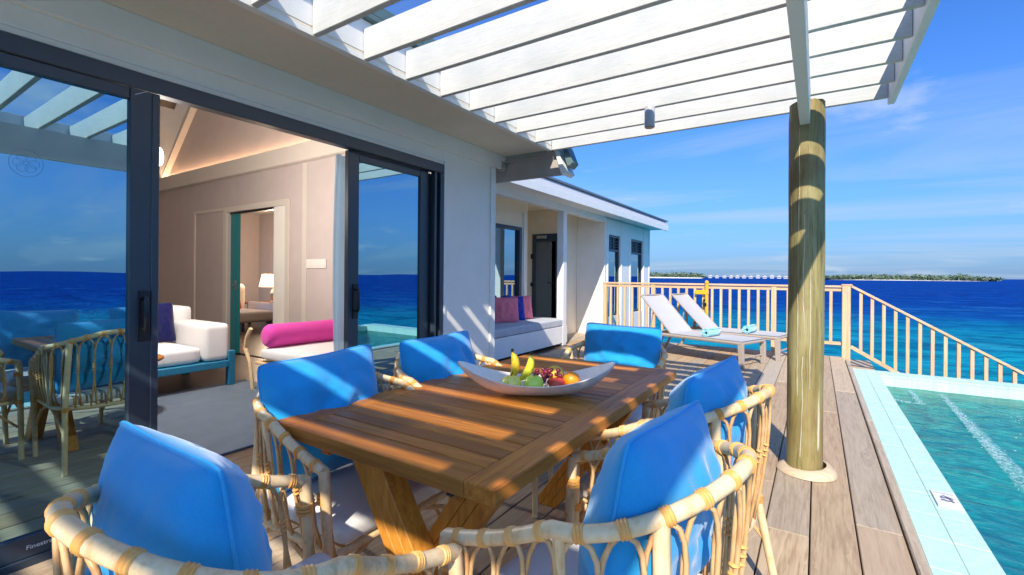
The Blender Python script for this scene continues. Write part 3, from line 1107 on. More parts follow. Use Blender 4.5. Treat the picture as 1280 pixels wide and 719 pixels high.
# maker's mark on the bottom rail, corner mark, etched emblem on the pane
Mr = Matrix(((0, 0, 1), (1, 0, 0), (0, 1, 0))).to_4x4()
Mr.translation = Vector((FX + .0036, 0.585, 0.078))
text('maker_mark', 'Finestral', 0.026, 'ink_white', D, Mr)
obj('corner_mark', MB().bar((FX + .0045, 0.905, 2.118), (FX + .0045, 0.975, 2.162), 0.001, 0.003, up=(0, -.5, .8)), 'ink_white', D)
em = MB()
ec = Vector((FX - .0172, 0.537, 1.71))
em.tube([ec + Vector((0, .052 * math.cos(a), .058 * math.sin(a))) for a in [2 * PI * k / 40 for k in range(40)]], 0.0006, 4, True)
for k in range(6):
    a = 2 * PI * k / 6
    c2 = ec + Vector((0, .024 * math.cos(a), .024 * math.sin(a)))
    em.tube([c2 + Vector((0, .017 * math.cos(b), .017 * math.sin(b))) for b in [2 * PI * j / 16 for j in range(16)]], 0.0005, 4, True)
obj('emblem', em, 'etched', D)

# ---- interior shell
IY0, IY1, IX = -3.2, 3.73, -10.35
obj('interior_floor', bx(IX, FX - .11, IY0, IY1, -0.16, -0.004), 'int_floor', house)
for k in range(26):
    xa = FX - .115 - (k + 1) * .16
    if xa < -7.2:
        break
    obj('floor_plank', bx(xa, xa + .157, 0.2, IY1 - .002, -0.003, 0.006), 'int_floor', house, loc=(xa, 1.5, 0))
DX0, DX1, DH = -7.78, -6.18, 2.20
obj('interior_wall', bx(IX, DX0, IY1, IY1 + .10, -0.004, 2.9), 'interior', house)
obj('interior_wall', bx(DX1, FX - .2, IY1, IY1 + .0045, -0.004, 2.9), 'interior', house)
obj('interior_wall', bx(DX0, DX1, IY1, IY1 + .10, DH, 2.9), 'interior', house)
obj('interior_wall', bx(IX - .1, IX, IY0, IY1 + .1, -0.004, 2.9), 'interior', house)
obj('interior_wall', bx(IX, FX - .2, IY0 - .1, IY0, -0.004, 6.6), 'interior', house)
obj('gable_wall', MB().prism([(IX, 2.9), (FX - .2, 2.9), (-6.5, 6.55)], 'Y', IY1 + .005, IY1 + .1), 'interior', house)
obj('ceiling', MB().prism([(-2.95, 2.86), (-6.5, 6.42), (-6.5, 6.48), (-2.95, 2.92)], 'Y', IY0, IY1 + .004), 'int_ceiling', house)
cl = obj('ceiling', MB().prism([(-10.3, 2.86), (-6.5, 6.42), (-6.5, 6.48), (-10.3, 2.92)], 'Y', IY0, IY1 + .004), 'int_ceiling', house)
# boarding on the sloped ceiling (seen through the doorway)
for k in range(26):
    t0, t1 = k / 26, (k + 0.93) / 26
    a = Vector((-10.28, 0, 2.868)).lerp(Vector((-6.52, 0, 6.40)), t0)
    b = Vector((-10.28, 0, 2.868)).lerp(Vector((-6.52, 0, 6.40)), t1)
    obj('ceiling_board', MB().prism([(a.x, a.z), (b.x, b.z), (b.x + .010, b.z - .010), (a.x + .010, a.z - .010)], 'Y', 1.2, IY1 - .12), 'int_ceiling', house)
obj('rake_trim', MB().prism([(-10.2, 2.9), (-6.5, 6.37), (-6.5, 6.22), (-10.05, 2.9)], 'Y', IY1 - .10, IY1 - .002), 'int_trim', house)
obj('cornice', bx(IX, FX - .21, IY1 - .09, IY1 - .001, 2.735, 2.905), 'int_trim', house, bevel=0.01)
obj('cornice', bx(IX + .001, IX + .09, IY0, IY1 - .095, 2.735, 2.905), 'int_trim', house, bevel=0.01)
obj('cornice_lip', bx(IX, FX - .21, IY1 - .112, IY1 - .092, 2.735, 2.965), 'int_trim', house, bevel=0.004)
obj('cove_light', bx(IX + .2, FX - .4, IY1 - .06, IY1 - .03, 2.907, 2.918), emit('warm_cove_strip', (1.0, 0.62, 0.36), 7.0), house)
# door surround, pocket panel trim, wall joint, skirting
obj('door_surround', MB().box(DX1, DX1 + .10, IY1 - .022, IY1 - .001, 0, 2.285).box(DX0 - .11, DX0, IY1 - .022, IY1 - .001, 0, 2.285).box(DX0, DX1, IY1 - .022, IY1 - .001, DH, 2.285), 'int_trim', house, bevel=0.003)
obj('panel_trim', MB().box(-8.90, -8.85, IY1 - .02, IY1 - .001, 0, 2.285).box(-8.85, DX0 - .112, IY1 - .02, IY1 - .001, 2.235, 2.285), 'int_trim', house, bevel=0.003)
obj('wall_joint', MB().box(-5.80, -5.70, IY1 - .006, IY1 - .0005, 0, 2.734), 'int_trim', house)
obj('skirting', MB().box(-6.07, -5.81, IY1 - .018, IY1 - .001, 0, 0.10).box(-5.69, FX - .3, IY1 - .018, IY1 - .001, 0, 0.10).box(IX, -8.91, IY1 - .018, IY1 - .001, 0, .1), 'int_trim', house, bevel=0.003)
pd = obj('pocket_door', bx(-7.755, -7.53, IY1 + .03, IY1 + .07, 0.006, DH - .005), 'teal', house, bevel=0.004)
obj('door_latch', MB().box(-7.60, -7.56, IY1 + .018, IY1 + .029, 0.98, 1.14).tube([(-7.58, IY1 + .015, 1.06), (-7.58, IY1 - .02, 1.06)], 0.012, 8), 'steel', pd)
obj('door_track', bx(DX0 + .01, DX1 - .01, IY1 + .025, IY1 + .075, DH - .03, DH - .001), 'black', house)
sw = obj('switch_plate', bx(-5.69, -5.27, IY1 - .016, IY1 - .001, 1.32, 1.44), 'ceramic', house, bevel=0.004)
for k in range(3):
    obj('switch', bx(-5.66 + k * .14, -5.56 + k * .14, IY1 - .020, IY1 - .0165, 1.345, 1.415), 'ceramic', sw, bevel=0.003)
obj('air_vent', MB().prism([(-9.16, 3.90), (-8.93, 4.115), (-8.90, 4.085), (-9.13, 3.87)], 'Y', 2.75, 3.46), 'black', house)
# bedroom beyond the doorway
BXL, BYR = -14.0, 7.6
obj('bedroom_floor', bx(BXL, -3.1, IY1 + .10, BYR, -0.16, -0.002), 'int_floor', house)
obj('bedroom_wall', bx(BXL, -5.6, BYR, BYR + .1, -0.1, 3.0), 'interior', house)
obj('bedroom_wall', bx(BXL - .1, BXL, IY1 + .1, BYR, -0.1, 3.0), 'interior', house)
obj('bedroom_wall', bx(-5.6, -5.5, IY1 + .2, BYR, -0.1, 3.0), 'interior', house)
obj('bedroom_ceiling', bx(BXL, -5.5, IY1 + .1, BYR + .1, 3.001, 3.08), 'int_ceiling', house)

# ================================================================== INTERIOR FURNITURE
tag(obj('rug', bx(-5.55, -3.38, -0.6, 2.86, 0.007, 0.022), 'rug', bevel=0.004), 'large blue grey rug on the dark floor inside the doors', 'rug')


def rbox(name, dims, mat, parent, bevel=0.04, bulge=0.0, loc=None):
    """soft upholstered block: rounded, slightly crowned"""
    x0, x1, y0, y1, z0, z1 = dims
    mb = MB()
    c = Vector(((x0 + x1) / 2, (y0 + y1) / 2, (z0 + z1) / 2))
    h = Vector(((x1 - x0) / 2, (y1 - y0) / 2, (z1 - z0) / 2))
    e = min(0.9, bevel / min(h))

    def f(u, v):
        a, b = 2 * PI * u, PI * (v - 0.5)
        d = Vector((math.cos(b) * math.cos(a), math.cos(b) * math.sin(a), math.sin(b)))
        m = max(abs(d.x), abs(d.y), abs(d.z))
        cube = d / m
        p = Vector()
        for i in range(3):
            p[i] = cube[i]
        k = 7.0
        ln = (abs(cube.x) ** k + abs(cube.y) ** k + abs(cube.z) ** k) ** (1 / k)
        p = cube / ln
        q = Vector((p.x * h.x, p.y * h.y, p.z * h.z))
        # keep the corner radius about the same on every side
        r = bevel
        inner = Vector([max(h[i] - r, 0) for i in range(3)])
        base = Vector([max(-inner[i], min(inner[i], cube[i] * h[i])) for i in range(3)])
        off = Vector([cube[i] * h[i] - base[i] for i in range(3)])
        if off.length > 1e-6:
            off = off.normalized() * r
        q = base + off
        q.z += bulge * (1 - (q.x / h.x) ** 2) * (1 - (q.y / h.y) ** 2) * (1 if q.z > 0 else 0)
        return c + q
    n = 10
    # six subdivided faces give an even quad layout
    for ax in range(3):
        for sg_ in (-1, 1):
            def g(u, v, ax=ax, sg_=sg_):
                def dist(t):
                    t = t * 2 - 1
                    return math.copysign(abs(t) ** 0.55, t)
                cube = [0, 0, 0]
                cube[ax] = sg_
                cube[(ax + 1) % 3] = dist(u)
                cube[(ax + 2) % 3] = dist(v)
                inner = [max(h[i] - bevel, 0) for i in range(3)]
                base = Vector([max(-inner[i], min(inner[i], cube[i] * h[i])) for i in range(3)])
                off = Vector([cube[i] * h[i] - base[i] for i in range(3)])
                if off.length > 1e-6:
                    off = off.normalized() * min(bevel, max(h))
                q = base + off
                if bulge and q.z > 0:
                    q.z += bulge * max(0, 1 - (q.x / h.x) ** 2) * max(0, 1 - (q.y / h.y) ** 2)
                return c + q
            mb.grid(g, 13, 13)
    o = obj(name, mb, mat, parent, smooth=True, angle=60, loc=loc)
    bm = bmesh.new()
    bm.from_mesh(o.data)
    bmesh.ops.remove_doubles(bm, verts=bm.verts, dist=0.0004)
    bmesh.ops.recalc_face_normals(bm, faces=bm.faces)
    bm.to_mesh(o.data)
    bm.free()
    o.data.shade_smooth()
    return o


def pillow_mb(w, h, t, seed=0, wr=1.0, n=34, sag=0.0, pinch=0.05):
    """knife-edge cushion standing in the x-z plane, face towards +y, base at z=0"""
    rv = Vector((seed * 3.7, seed * 1.3, 0))

    def pt(u, v, side):
        x = u * w / 2 * (1 - pinch * (1 - v * v) * abs(u) ** 1.5)
        z = v * h / 2 * (1 - pinch * 1.1 * (1 - u * u) * abs(v) ** 1.5)
        rc = 1 - 0.055 * (abs(u) * abs(v)) ** 7
        x *= rc
        z *= rc
        prof = max(0.0, (1 - abs(u) ** 2.1)) ** 0.62 * max(0.0, (1 - abs(v) ** 2.1)) ** 0.62
        y = side * t / 2 * prof
        # corner creases and soft folds
        e = max(abs(u), abs(v))
        wv = noise.noise(Vector((u * 3.1, v * 3.1, side * 2)) + rv) * 0.020 + noise.noise(Vector((u * 7.0, v * 6.0, side * 5)) + rv) * 0.007 - abs(noise.noise(Vector((u * 4.0 + v * 2.5, v * 1.6 - u, side * 9)) + rv)) * 0.010
        fold = math.sin(math.atan2(abs(v), abs(u)) * 13 + seed + 3 * e) * 0.0025 * (e ** 4) * (1.2 - abs(abs(u) - abs(v)))
        y += side * (wv + fold) * wr * (1 - e ** 6) * (0.1 + 1.2 * prof)
        z += sag * (1 - abs(u)) * (-1 if v > 0 else 0) * 0.03
        return Vector((x, y, z + h / 2))
    mb = MB()
    for side in (-1, 1):
        mb.grid(lambda a, b, s=side: pt(a * 2 - 1, b * 2 - 1, s), n, n)
    rim = []
    m = 22
    for k in range(m):
        rim.append(pt(-1 + 2 * k / m, -1, 1))
    for k in range(m):
        rim.append(pt(1, -1 + 2 * k / m, 1))
    for k in range(m):
        rim.append(pt(1 - 2 * k / m, 1, 1))
    for k in range(m):
        rim.append(pt(-1, 1 - 2 * k / m, 1))
    return mb, rim


def pillow(name, label, cat, w, h, t, mat, loc, rotz, lean, seed, group=None, pip=None, wr=1.0, roll=0.0, sag=0.0):
    mb, rim = pillow_mb(w, h, t, seed, wr, sag=sag)
    root = obj(name, mb, mat, None, smooth=True, angle=0, loc=(0, 0, 0))
    bm = bmesh.new()
    bm.from_mesh(root.data)
    bmesh.ops.remove_doubles(bm, verts=bm.verts, dist=0.0006)
    bmesh.ops.recalc_face_normals(bm, faces=bm.faces)
    bm.to_mesh(root.data)
    bm.free()
    root.data.shade_smooth()
    if pip:
        obj('piping', MB().tube(rim, 0.0034, 6, True), pip, root, smooth=True)
    root.rotation_euler = Matrix(Matrix.Rotation(rotz, 3, 'Z') @ Matrix.Rotation(lean, 3, 'X') @ Matrix.Rotation(roll, 3, 'Y')).to_euler()
    root.location = loc
    return tag(root, label, cat, group)


# sofa
so = thing('sofa', 'white sofa with blue wooden base inside the doors', 'sofa', (-5.9, 1.6, 0))
rbox('seat', (-6.25, -5.42, 0.2, 2.35, 0.30, 0.47), 'white_fabric', so, 0.05, 0.02)
rbox('backrest', (-6.55, -6.28, 0.2, 2.62, 0.30, 0.86), 'white_fabric', so, 0.06)
rbox('armrest', (-6.25, -5.40, 2.37, 2.62, 0.30, 0.70), 'white_fabric', so, 0.045)
obj('base', MB().box(-6.5, -5.38, 0.2, 2.60, 0.225, 0.298), 'blue_paint', so, bevel=0.006)
for lx in (-5.42, -6.5):
    for ly in (0.2, 2.60):
        obj('leg', bx(lx - .035, lx + .035, ly, ly + .07, 0.022 if lx > -5.5 else 0.007, 0.40), 'blue_paint', so, bevel=0.006)
pillow('pillow', 'navy blue pillow leaning on the white sofa', 'pillow', 0.48, 0.46, 0.16, 'navy', (-6.06, 2.13, 0.47), R(-90), R(14), 4)
# round side table
st = thing('side_table', 'round wooden side table in front of the white sofa', 'table', (-5.0, 1.62, 0.022))
obj('top', MB().lathe([(0.25, 0.0), (0.262, 0.008), (0.262, 0.026), (0.25, 0.032)], (-5.02, 1.58, 0.47), 40), 'teak', st, smooth=True)
obj('stem', MB().lathe([(0.14, 0.0), (0.03, 0.02), (0.025, 0.40), (0.10, 0.445)], (-5.02, 1.58, 0.023), 20), 'teak_z', st, smooth=True)
# daybed with bolster
db = thing('daybed', 'rattan framed daybed with white mattress just inside the right door', 'daybed', (-4.2, 3.1, 0))
rbox('mattress', (-4.96, -3.25, 2.70, 3.64, 0.33, 0.46), 'white_fabric', db, 0.05, 0.015)
fr = MB().tube([(-4.98, 2.69, 0.30), (-3.2, 2.69, 0.30), (-3.2, 3.66, 0.30), (-4.98, 3.66, 0.30)], 0.020, 8, True)
obj('frame', fr, 'rattan', db, smooth=True)
for yy in (2.66, 3.68):
    obj('post', MB().tube([(-5.0, yy, 0.008), (-5.06, yy, 0.30), (-5.16, yy, 0.44), (-5.13, yy, 0.56), (-5.05, yy, 0.66)], 0.020, 8), 'rattan', db, smooth=True)
    obj('leg', MB().tube([(-3.22, yy + (.04 if yy < 3 else -.04), 0.008), (-3.22, yy + (.04 if yy < 3 else -.04), 0.29)], 0.020, 8), 'rattan', db, smooth=True)


def bolster(name, label, mat, a, b, r):
    a, b = Vector(a), Vector(b)
    pts, rs = [], []
    L = (b - a).length
    for t in (0, .004, .015, .035, .06, .1, .3, .5, .7, .9, .94, .965, .985, .996, 1):
        pts.append(a.lerp(b, t))
        e = min(t, 1 - t) * L
        rs.append(r * min(1.0, 0.55 + 0.45 * math.sqrt(min(1, e / (0.055 * L + 1e-6)))) if e < .055 * L else r * (1 + .015 * math.sin(t * 9)))
    return tag(obj(name, MB().tube(pts, rs, 26), mat, None, smooth=True, angle=60, loc=a), label, 'bolster')


bolster('bolster', 'long magenta bolster along the back of the daybed', 'magenta', (-4.86, 2.70, 0.585), (-4.80, 3.64, 0.585), 0.125)
pillow('pillow', 'pink pillow at the right end of the daybed', 'pillow', 0.45, 0.42, 0.15, 'magenta', (-3.98, 3.33, 0.46), R(200), R(-12), 6)
# sheer curtain inside the right jamb


def cur(u, v):
    y = 2.225 + 0.36 * u
    x = FX - .20 + 0.035 * math.sin(u * 34) * (0.5 + 0.5 * v)
    return (x, y - 0.05 * math.sin(v * 2.5) * (1 - u), 0.02 + v * 2.12)


ct = tag(obj('curtain', MB().grid(cur, 60, 12), 'curtain', smooth=True, angle=0), 'sheer pale blue curtain gathered beside the right door', 'curtain')
sm = ct.modifiers.new('thickness', 'SOLIDIFY')
sm.thickness = 0.003
# bedroom furniture seen through the doorway
dk = thing('desk', 'dark desk against the bedroom wall beyond the teal door', 'desk', (-11.0, 6.3, 0))
obj('top', bx(-11.7, -9.9, 6.0, 6.6, 0.50, 0.545), 'teak', dk, bevel=0.005)
for lx in (-11.65, -10.0):
    for ly in (6.05, 6.5):
        obj('leg', bx(lx, lx + .06, ly, ly + .06, 0, 0.50), 'int_floor', dk)
lp = thing('table_lamp', 'lit bedside lamp with warm drum shade on the bedroom desk', 'lamp', (-11.0, 6.35, 0.545))
obj('base', MB().lathe([(0.10, 0), (0.11, 0.02), (0.05, 0.06), (0.11, 0.18), (0.10, 0.26), (0.03, 0.34), (0.02, 0.42)], (-11.0, 6.35, 0.546), 18), 'steel', lp, smooth=True)
obj('lamp_shade', MB().lathe([(0.32, 0), (0.33, 0.005), (0.27, 0.30), (0.26, 0.30)], (-11.0, 6.35, 0.93), 24), emit('lit_lampshade', (1.0, 0.62, 0.28), 1.6), lp, smooth=True)
tl_d = bpy.data.lights.new('table_lamp_light', 'POINT')
tl_d.energy = 45
tl_d.color = (1.0, 0.78, 0.58)
tl_d.shadow_soft_size = 0.1
tl_o = bpy.data.objects.new('table_lamp_light', tl_d)
COL.objects.link(tl_o)
tl_o.location = (-11.0, 6.35, 1.36)
bk = thing('ice_bucket', 'steel ice bucket on the bedroom desk beside the lamp', 'bucket', (-10.3, 6.25, 0.545))
obj('body', MB().lathe([(0.12, 0), (0.13, 0.01), (0.16, 0.33), (0.17, 0.34), (0.15, 0.33), (0.14, .30)], (-10.32, 6.25, 0.546), 20), 'steel', bk, smooth=True)
obj('handle', MB().tube([(-10.50, 6.25, 0.84), (-10.54, 6.25, 0.78), (-10.50, 6.25, 0.74)], 0.012, 6), 'steel', bk, smooth=True)
mi = thing('mirror', 'dark round framed mirror leaning behind the ice bucket', 'mirror', (-10.35, 6.7, 0.545))
obj('frame', MB().prism([(-10.85, 0.56), (-10.15, 0.56), (-10.0, 1.2), (-10.45, 1.25)], 'Y', 6.62, 6.66), 'black', mi, bevel=0.005)
ar = thing('armchair', 'white upholstered armchair in the bedroom beyond the doorway', 'armchair', (-11.0, 5.4, 0))
rbox('seat', (-11.4, -10.2, 5.1, 5.9, 0.18, 0.42), 'white_fabric', ar, 0.07)
rbox('backrest', (-11.75, -11.42, 5.1, 5.9, 0.18, 1.0), 'white_fabric', ar, 0.09)
rbox('armrest', (-11.4, -10.1, 5.92, 6.0, 0.18, 0.58), 'white_fabric', ar, 0.035)
for lx in (-11.6, -10.3):
    for ly in (5.2, 5.8):
        obj('leg', bx(lx, lx + .06, ly, ly + .06, 0.0, 0.18), 'int_floor', ar)
pillow('pillow', 'crimson pillow on the white bedroom armchair', 'pillow', 0.5, 0.3, 0.18, 'crimson', (-11.1, 5.45, 0.42), R(-70), R(14), 8)
dc = thing('desk_chair', 'teal slatted chair at the bedroom desk', 'chair', (-11.6, 6.9, 0))
obj('seat', bx(-12.15, -11.7, 6.65, 7.1, 0.42, 0.46), 'teal', dc, bevel=0.005)
for k in range(4):
    obj('back_slat', bx(-12.12 + k * .12, -12.07 + k * .12, 7.06, 7.09, 0.465, 0.93), 'teal', dc)
obj('back_rail', bx(-12.15, -11.7, 7.05, 7.1, 0.932, 1.0), 'teal', dc, bevel=0.005)
for lx in (-12.14, -11.75):
    for ly in (6.66, 7.05):
        obj('leg', bx(lx, lx + .04, ly, ly + .04, 0.0, 0.418), 'teal', dc)

# hanging lamp, lit, half hidden behind the door stile
hl = thing('hanging_lamp', 'lit white hanging lamp inside the room, just right of the door stile', 'lamp', (-5.0, 1.80, 2.30))
obj('globe', MB().ball((-5.0, 1.80, 2.30), (.035, .035, .085), 18, 12), emit('lit_opal_globe', (1.0, 0.86, 0.70), 3.0), hl, smooth=True)
obj('cord', MB().tube([(-5.0, 1.80, 2.395), (-5.0, 1.80, 4.83)], 0.006, 6), 'black', hl)
pl_d = bpy.data.lights.new('hanging_lamp_light', 'POINT')
pl_d.energy = 60
pl_d.color = (1.0, 0.91, 0.83)
pl_d.shadow_soft_size = 0.08
pl_o = bpy.data.objects.new('hanging_lamp_light', pl_d)
COL.objects.link(pl_o)
pl_o.location = (-5.0, 1.80, 2.12)

# ================================================================== WING (far part of the villa)
wing = thing('villa_wing', 'white single storey wing with shaded alcove and narrow windows', 'house', (-4.4, 9.0, 0))
WX = -3.80
obj('wall', bx(WX - .14, WX, 9.452, 9.68, -0.3, 2.50), W, wing)
obj('wall', bx(WX - .14, WX, 10.39, 11.14, -0.3, 2.50), W, wing)
obj('wall', bx(WX - .14, WX, 12.05, 12.62, -0.3, 2.50), W, wing)
for a, b in ((9.682, 10.388), (11.142, 12.048)):
    obj('wall', bx(WX - .14, WX - .002, a, b, -0.3, 0.36), W, wing)
    obj('wall', bx(WX - .14, WX - .002, a, b, 2.16, 2.499), W, wing)
    fw = MB().box(WX - .10, WX - .03, a, a + .05, 0.361, 2.159).box(WX - .10, WX - .03, b - .05, b, 0.361, 2.159).box(WX - .10, WX - .03, a + .05, b - .05, 0.361, 0.41).box(WX - .10, WX - .03, a + .05, b - .05, 2.11, 2.159).box(WX - .10, WX - .03, a + .05, b - .05, 1.80, 1.85)
    wf = obj('window', fw, 'alu', wing, bevel=0.003)
    obj('pane', bx(WX - .075, WX - .067, a + .045, b - .045, 0.405, 1.81), 'glass_far', wf)
    for k in range(4):
        z = 1.875 + k * .062
        obj('louvre', MB().prism([(WX - .095, z), (WX - .035, z - .035), (WX - .035, z - .027), (WX - .095, z + .008)], 'Y', a + .052, b - .052), 'alu', wf)
    obj('mullion', bx(WX - .062, WX - .032, (a + b) / 2 - .015, (a + b) / 2 + .015, 1.852, 2.108), 'alu', wf)
for yb in (9.60, 10.46, 11.06, 12.12, 12.58):
    obj('batten', bx(WX + .001, WX + .016, yb - .03, yb + .03, -0.3, 2.495), 'trim', wing, bevel=0.003)
obj('wall', bx(-4.45, WX - .142, 9.452, 9.60, -0.3, 2.62), 'wall', wing)
obj('return_wall', bx(-4.60, -4.455, 8.56, 9.60, -0.3, 2.62), 'cream', wing)
# door wall and its doorway
obj('wall', bx(-5.35, -5.06, 8.552, 8.70, -0.3, 2.62), 'cream', wing)
obj('wall', bx(-5.06, -4.455, 8.554, 8.70, 2.12, 2.62), 'cream', wing)
dr = obj('entry_door', MB().box(-5.058, -4.985, 8.53, 8.60, 0, 2.118).box(-4.985, -4.44, 8.53, 8.60, 1.96, 2.118).box(-4.50, -4.44, 8.53, 8.559, 0, 1.96), 'alu', wing, bevel=0.004)
obj('frosted_glass', bx(-4.984, -4.501, 8.56, 8.58, 0.02, 1.959), plain('frosted_grey_glass', (0.15, 0.17, 0.17), 0.35), dr)
obj('handle', MB().tube([(-4.53, 8.52, 1.10), (-4.53, 8.48, 1.10), (-4.66, 8.48, 1.10)], 0.012, 8), 'black', dr, smooth=True)
obj('closer', MB().box(-4.93, -4.70, 8.49, 8.528, 2.02, 2.08), 'steel', dr, bevel=0.004)
obj('hinge', MB().box(-5.075, -5.03, 8.50, 8.529, 1.60, 1.70).box(-5.075, -5.03, 8.50, 8.529, 1.02, 1.10), 'black', dr)
# window wall of the alcove
AX = -4.50
obj('wall', bx(AX - .12, AX, 3.96, 5.2, -0.3, 2.62), 'cream', wing)
obj('wall', bx(AX - .12, AX, 7.215, 7.42, -0.3, 2.62), 'cream', wing)
obj('wall', bx(AX - .12, AX - .002, 5.2, 7.215, 2.12, 2.62), 'cream', wing)
obj('wall', bx(AX - .12, AX - .002, 5.2, 7.215, -0.3, 0.30), 'cream', wing)
obj('trim_post', bx(AX + .001, AX + .03, 7.25, 7.30, 0.0, 2.40), 'trim', wing)
obj('wall', bx(-5.37, -5.25, 7.42, 8.55, -0.3, 2.62), 'cream', wing)
obj('wall', bx(-5.25, AX - .12, 7.421, 7.55, -0.3, 2.62), 'cream', wing)
aw = obj('alcove_window', MB().box(AX - .09, AX + .012, 5.202, 5.26, 0.302, 2.118).box(AX - .09, AX + .012, 7.13, 7.213, 0.302, 2.118).box(AX - .09, AX + .012, 5.26, 7.13, 2.06, 2.118).box(AX - .09, AX + .012, 5.26, 7.13, 0.302, 0.36), 'alu', wing, bevel=0.003)
obj('pane', bx(AX - .05, AX - .042, 5.25, 7.14, 0.35, 2.07), 'glass_far', aw)
obj('alcove_ceiling', bx(-5.4, WX - .13, 3.96, 9.45, 2.621, 2.66), 'cream', wing)
obj('beam', bx(WX - .12, WX, 3.96, 9.45, 2.405, 2.52), 'trim', wing, bevel=0.003)
obj('post', bx(WX - .125, WX + .004, 7.50, 7.635, 0, 2.404), 'trim', wing, bevel=0.004)
obj('wall_fitting', MB().tube([(-4.80, 8.50, 2.44), (-4.80, 8.40, 2.44), (-4.80, 8.40, 2.37)], 0.02, 8), 'cream', wing, smooth=True)
# eaves and roof of the wing
obj('eave_soffit', bx(-3.95, -3.425, 3.96, 12.95, 2.521, 2.535), 'trim', wing)
obj('fascia', bx(-3.425, -3.39, 3.98, 12.95, 2.475, 2.602), 'trim', wing, bevel=0.003)
obj('upper_fascia', MB().prism([(-3.44, 2.604), (-3.40, 2.604), (-3.47, 2.735), (-3.51, 2.735)], 'Y', 3.98, 13.0), painted('shaded_fascia_grey', (0.52, 0.53, 0.57), 0.5, 0.03, 0.02), wing, bevel=0.003)  # lilac grey puts the shade on this board into its colour
obj('roof', MB().prism([(-3.43, 2.738), (-6.6, 3.30), (-6.6, 3.36), (-3.42, 2.765)], 'Y', 3.98, 13.06), 'roof', wing)
obj('back_wall', bx(-6.4, -6.3, 9.7, 12.6, -0.3, 2.6), W, wing)
obj('end_wall', bx(-6.3, WX - .142, 12.5, 12.61, -0.3, 2.6), W, wing)
pl = MB()
for yy in (9.6, 12.5):
    pl.tube([(-4.0, yy, -2.6), (-4.0, yy, -0.3)], 0.12, 12)
obj('stilts', pl, 'log', wing, smooth=True)

# alcove day bench
be = thing('bench', 'white built-in bench with grey cushion in the alcove', 'bench', (-4.15, 5.8, 0))
obj('base', bx(-4.47, -3.80, 3.97, 7.68, 0.045, 0.345), 'trim', be, bevel=0.004)
obj('plinth', bx(-4.47, -3.88, 3.97, 7.62, 0.0, 0.044), 'deck_under', be)
rbox('cushion', (-4.47, -3.80, 3.98, 7.66, 0.348, 0.475), 'grey_fabric', be, 0.025, 0.01)
for i, (mt, yy, xx, rz, lb, sd) in enumerate((('pink', 6.30, -4.20, R(-128), 'pink pillow nearest the corner, at the left end of the alcove trio', 3),
                                              ('royal', 6.66, -4.28, R(-118), 'royal blue pillow in the middle of the alcove trio', 5),
                                              ('pink', 6.98, -4.30, R(-112), 'pink pillow at the right end of the alcove trio', 9))):
    pillow('pillow', lb, 'pillow', 0.44, 0.43, 0.14, mt, (xx, yy, 0.475), rz, R(12), sd)

# ================================================================== PERGOLA, POST
pg = thing('pergola', 'white slatted pergola over the dining deck', 'pergola', (-0.9, 1.0, 2.47))
for k in range(23):
    y = 4.015 - 0.322 * min(k, 8) - 0.311 * max(0, k - 8) + (0.035 if k > 16 else 0.0)  # rear slats out of view: spacing shifted to place the sun stripes
    rr = random.Random(k)
    obj('slat', bx(-2.166, 0.392, y, y + 0.033, 2.468 + rr.uniform(-.002, .002), 2.645 + rr.uniform(-.002, .002)), 'slat', pg, bevel=0.003)
obj('end_fascia', bx(0.394, 0.432, -3.35, 4.06, 2.43, 2.665), 'trim', pg, bevel=0.003)
obj('beam', bx(-0.098, -0.043, -3.3, 3.60, 2.215, 2.464), 'trim', pg, bevel=0.003)
lt = thing('pendant_light', 'small grey cylinder downlight fixed under a pergola slat', 'lamp', (-1.015, 3.352, 2.46))
obj('body', MB().lathe([(0.034, -0.145), (0.036, -0.143), (0.036, 0.0), (0.034, 0.004)], (-1.015, 3.352, 2.464), 22), 'lamp_body', lt, smooth=True)
obj('lens', MB().lathe([(0.030, -0.003), (0.030, 0.0)], (-1.015, 3.352, 2.319), 20), plain('copper_reflector', (0.45, 0.25, 0.17), 0.4), lt)

po = thing('timber_post', 'thick round treated timber post holding up the pergola', 'post', (-0.06, 3.57, 0))
pc = Vector((-0.060, 3.572, 0))


def logf(u, v):
    a = 2 * PI * u
    z = -2.4 + v * 4.77
    r = 0.101 + 0.004 * noise.noise(Vector((math.cos(a) * 1.2, math.sin(a) * 1.2, z * 1.1))) + 0.002 * noise.noise(Vector((math.cos(a) * 5, math.sin(a) * 5, z * 3)))
    if v > 0.985:
        r *= 0.965 - 0.03 * noise.noise(Vector((math.cos(a) * 6, math.sin(a) * 6, 1)))
        z += 0.008 * noise.noise(Vector((math.cos(a) * 4, math.sin(a) * 4, 7)))
    return pc + Vector((r * math.cos(a), r * math.sin(a), z))


lg = MB().grid(logf, 40, 90, True)
lg.add([logf(k / 40, 1.0) for k in range(40)], [tuple(range(40))])
obj('log', lg, 'log', po, smooth=True, angle=60)


def collar(u, v):
    a = 2 * PI * u
    prof = [(0.100, 0.062), (0.118, 0.060), (0.150, 0.030), (0.158, 0.004)][round(v * 3)]
    w = 1 + 0.05 * noise.noise(Vector((math.cos(a) * 1.5, math.sin(a) * 1.5, 2.2)))
    ex = 0.02 * max(0, math.cos(a + 0.3))
    return pc + Vector(((prof[0] * w + ex) * math.cos(a), (prof[0] * w + ex) * math.sin(a), prof[1] * (0.8 + 0.25 * math.sin(a + 1))))


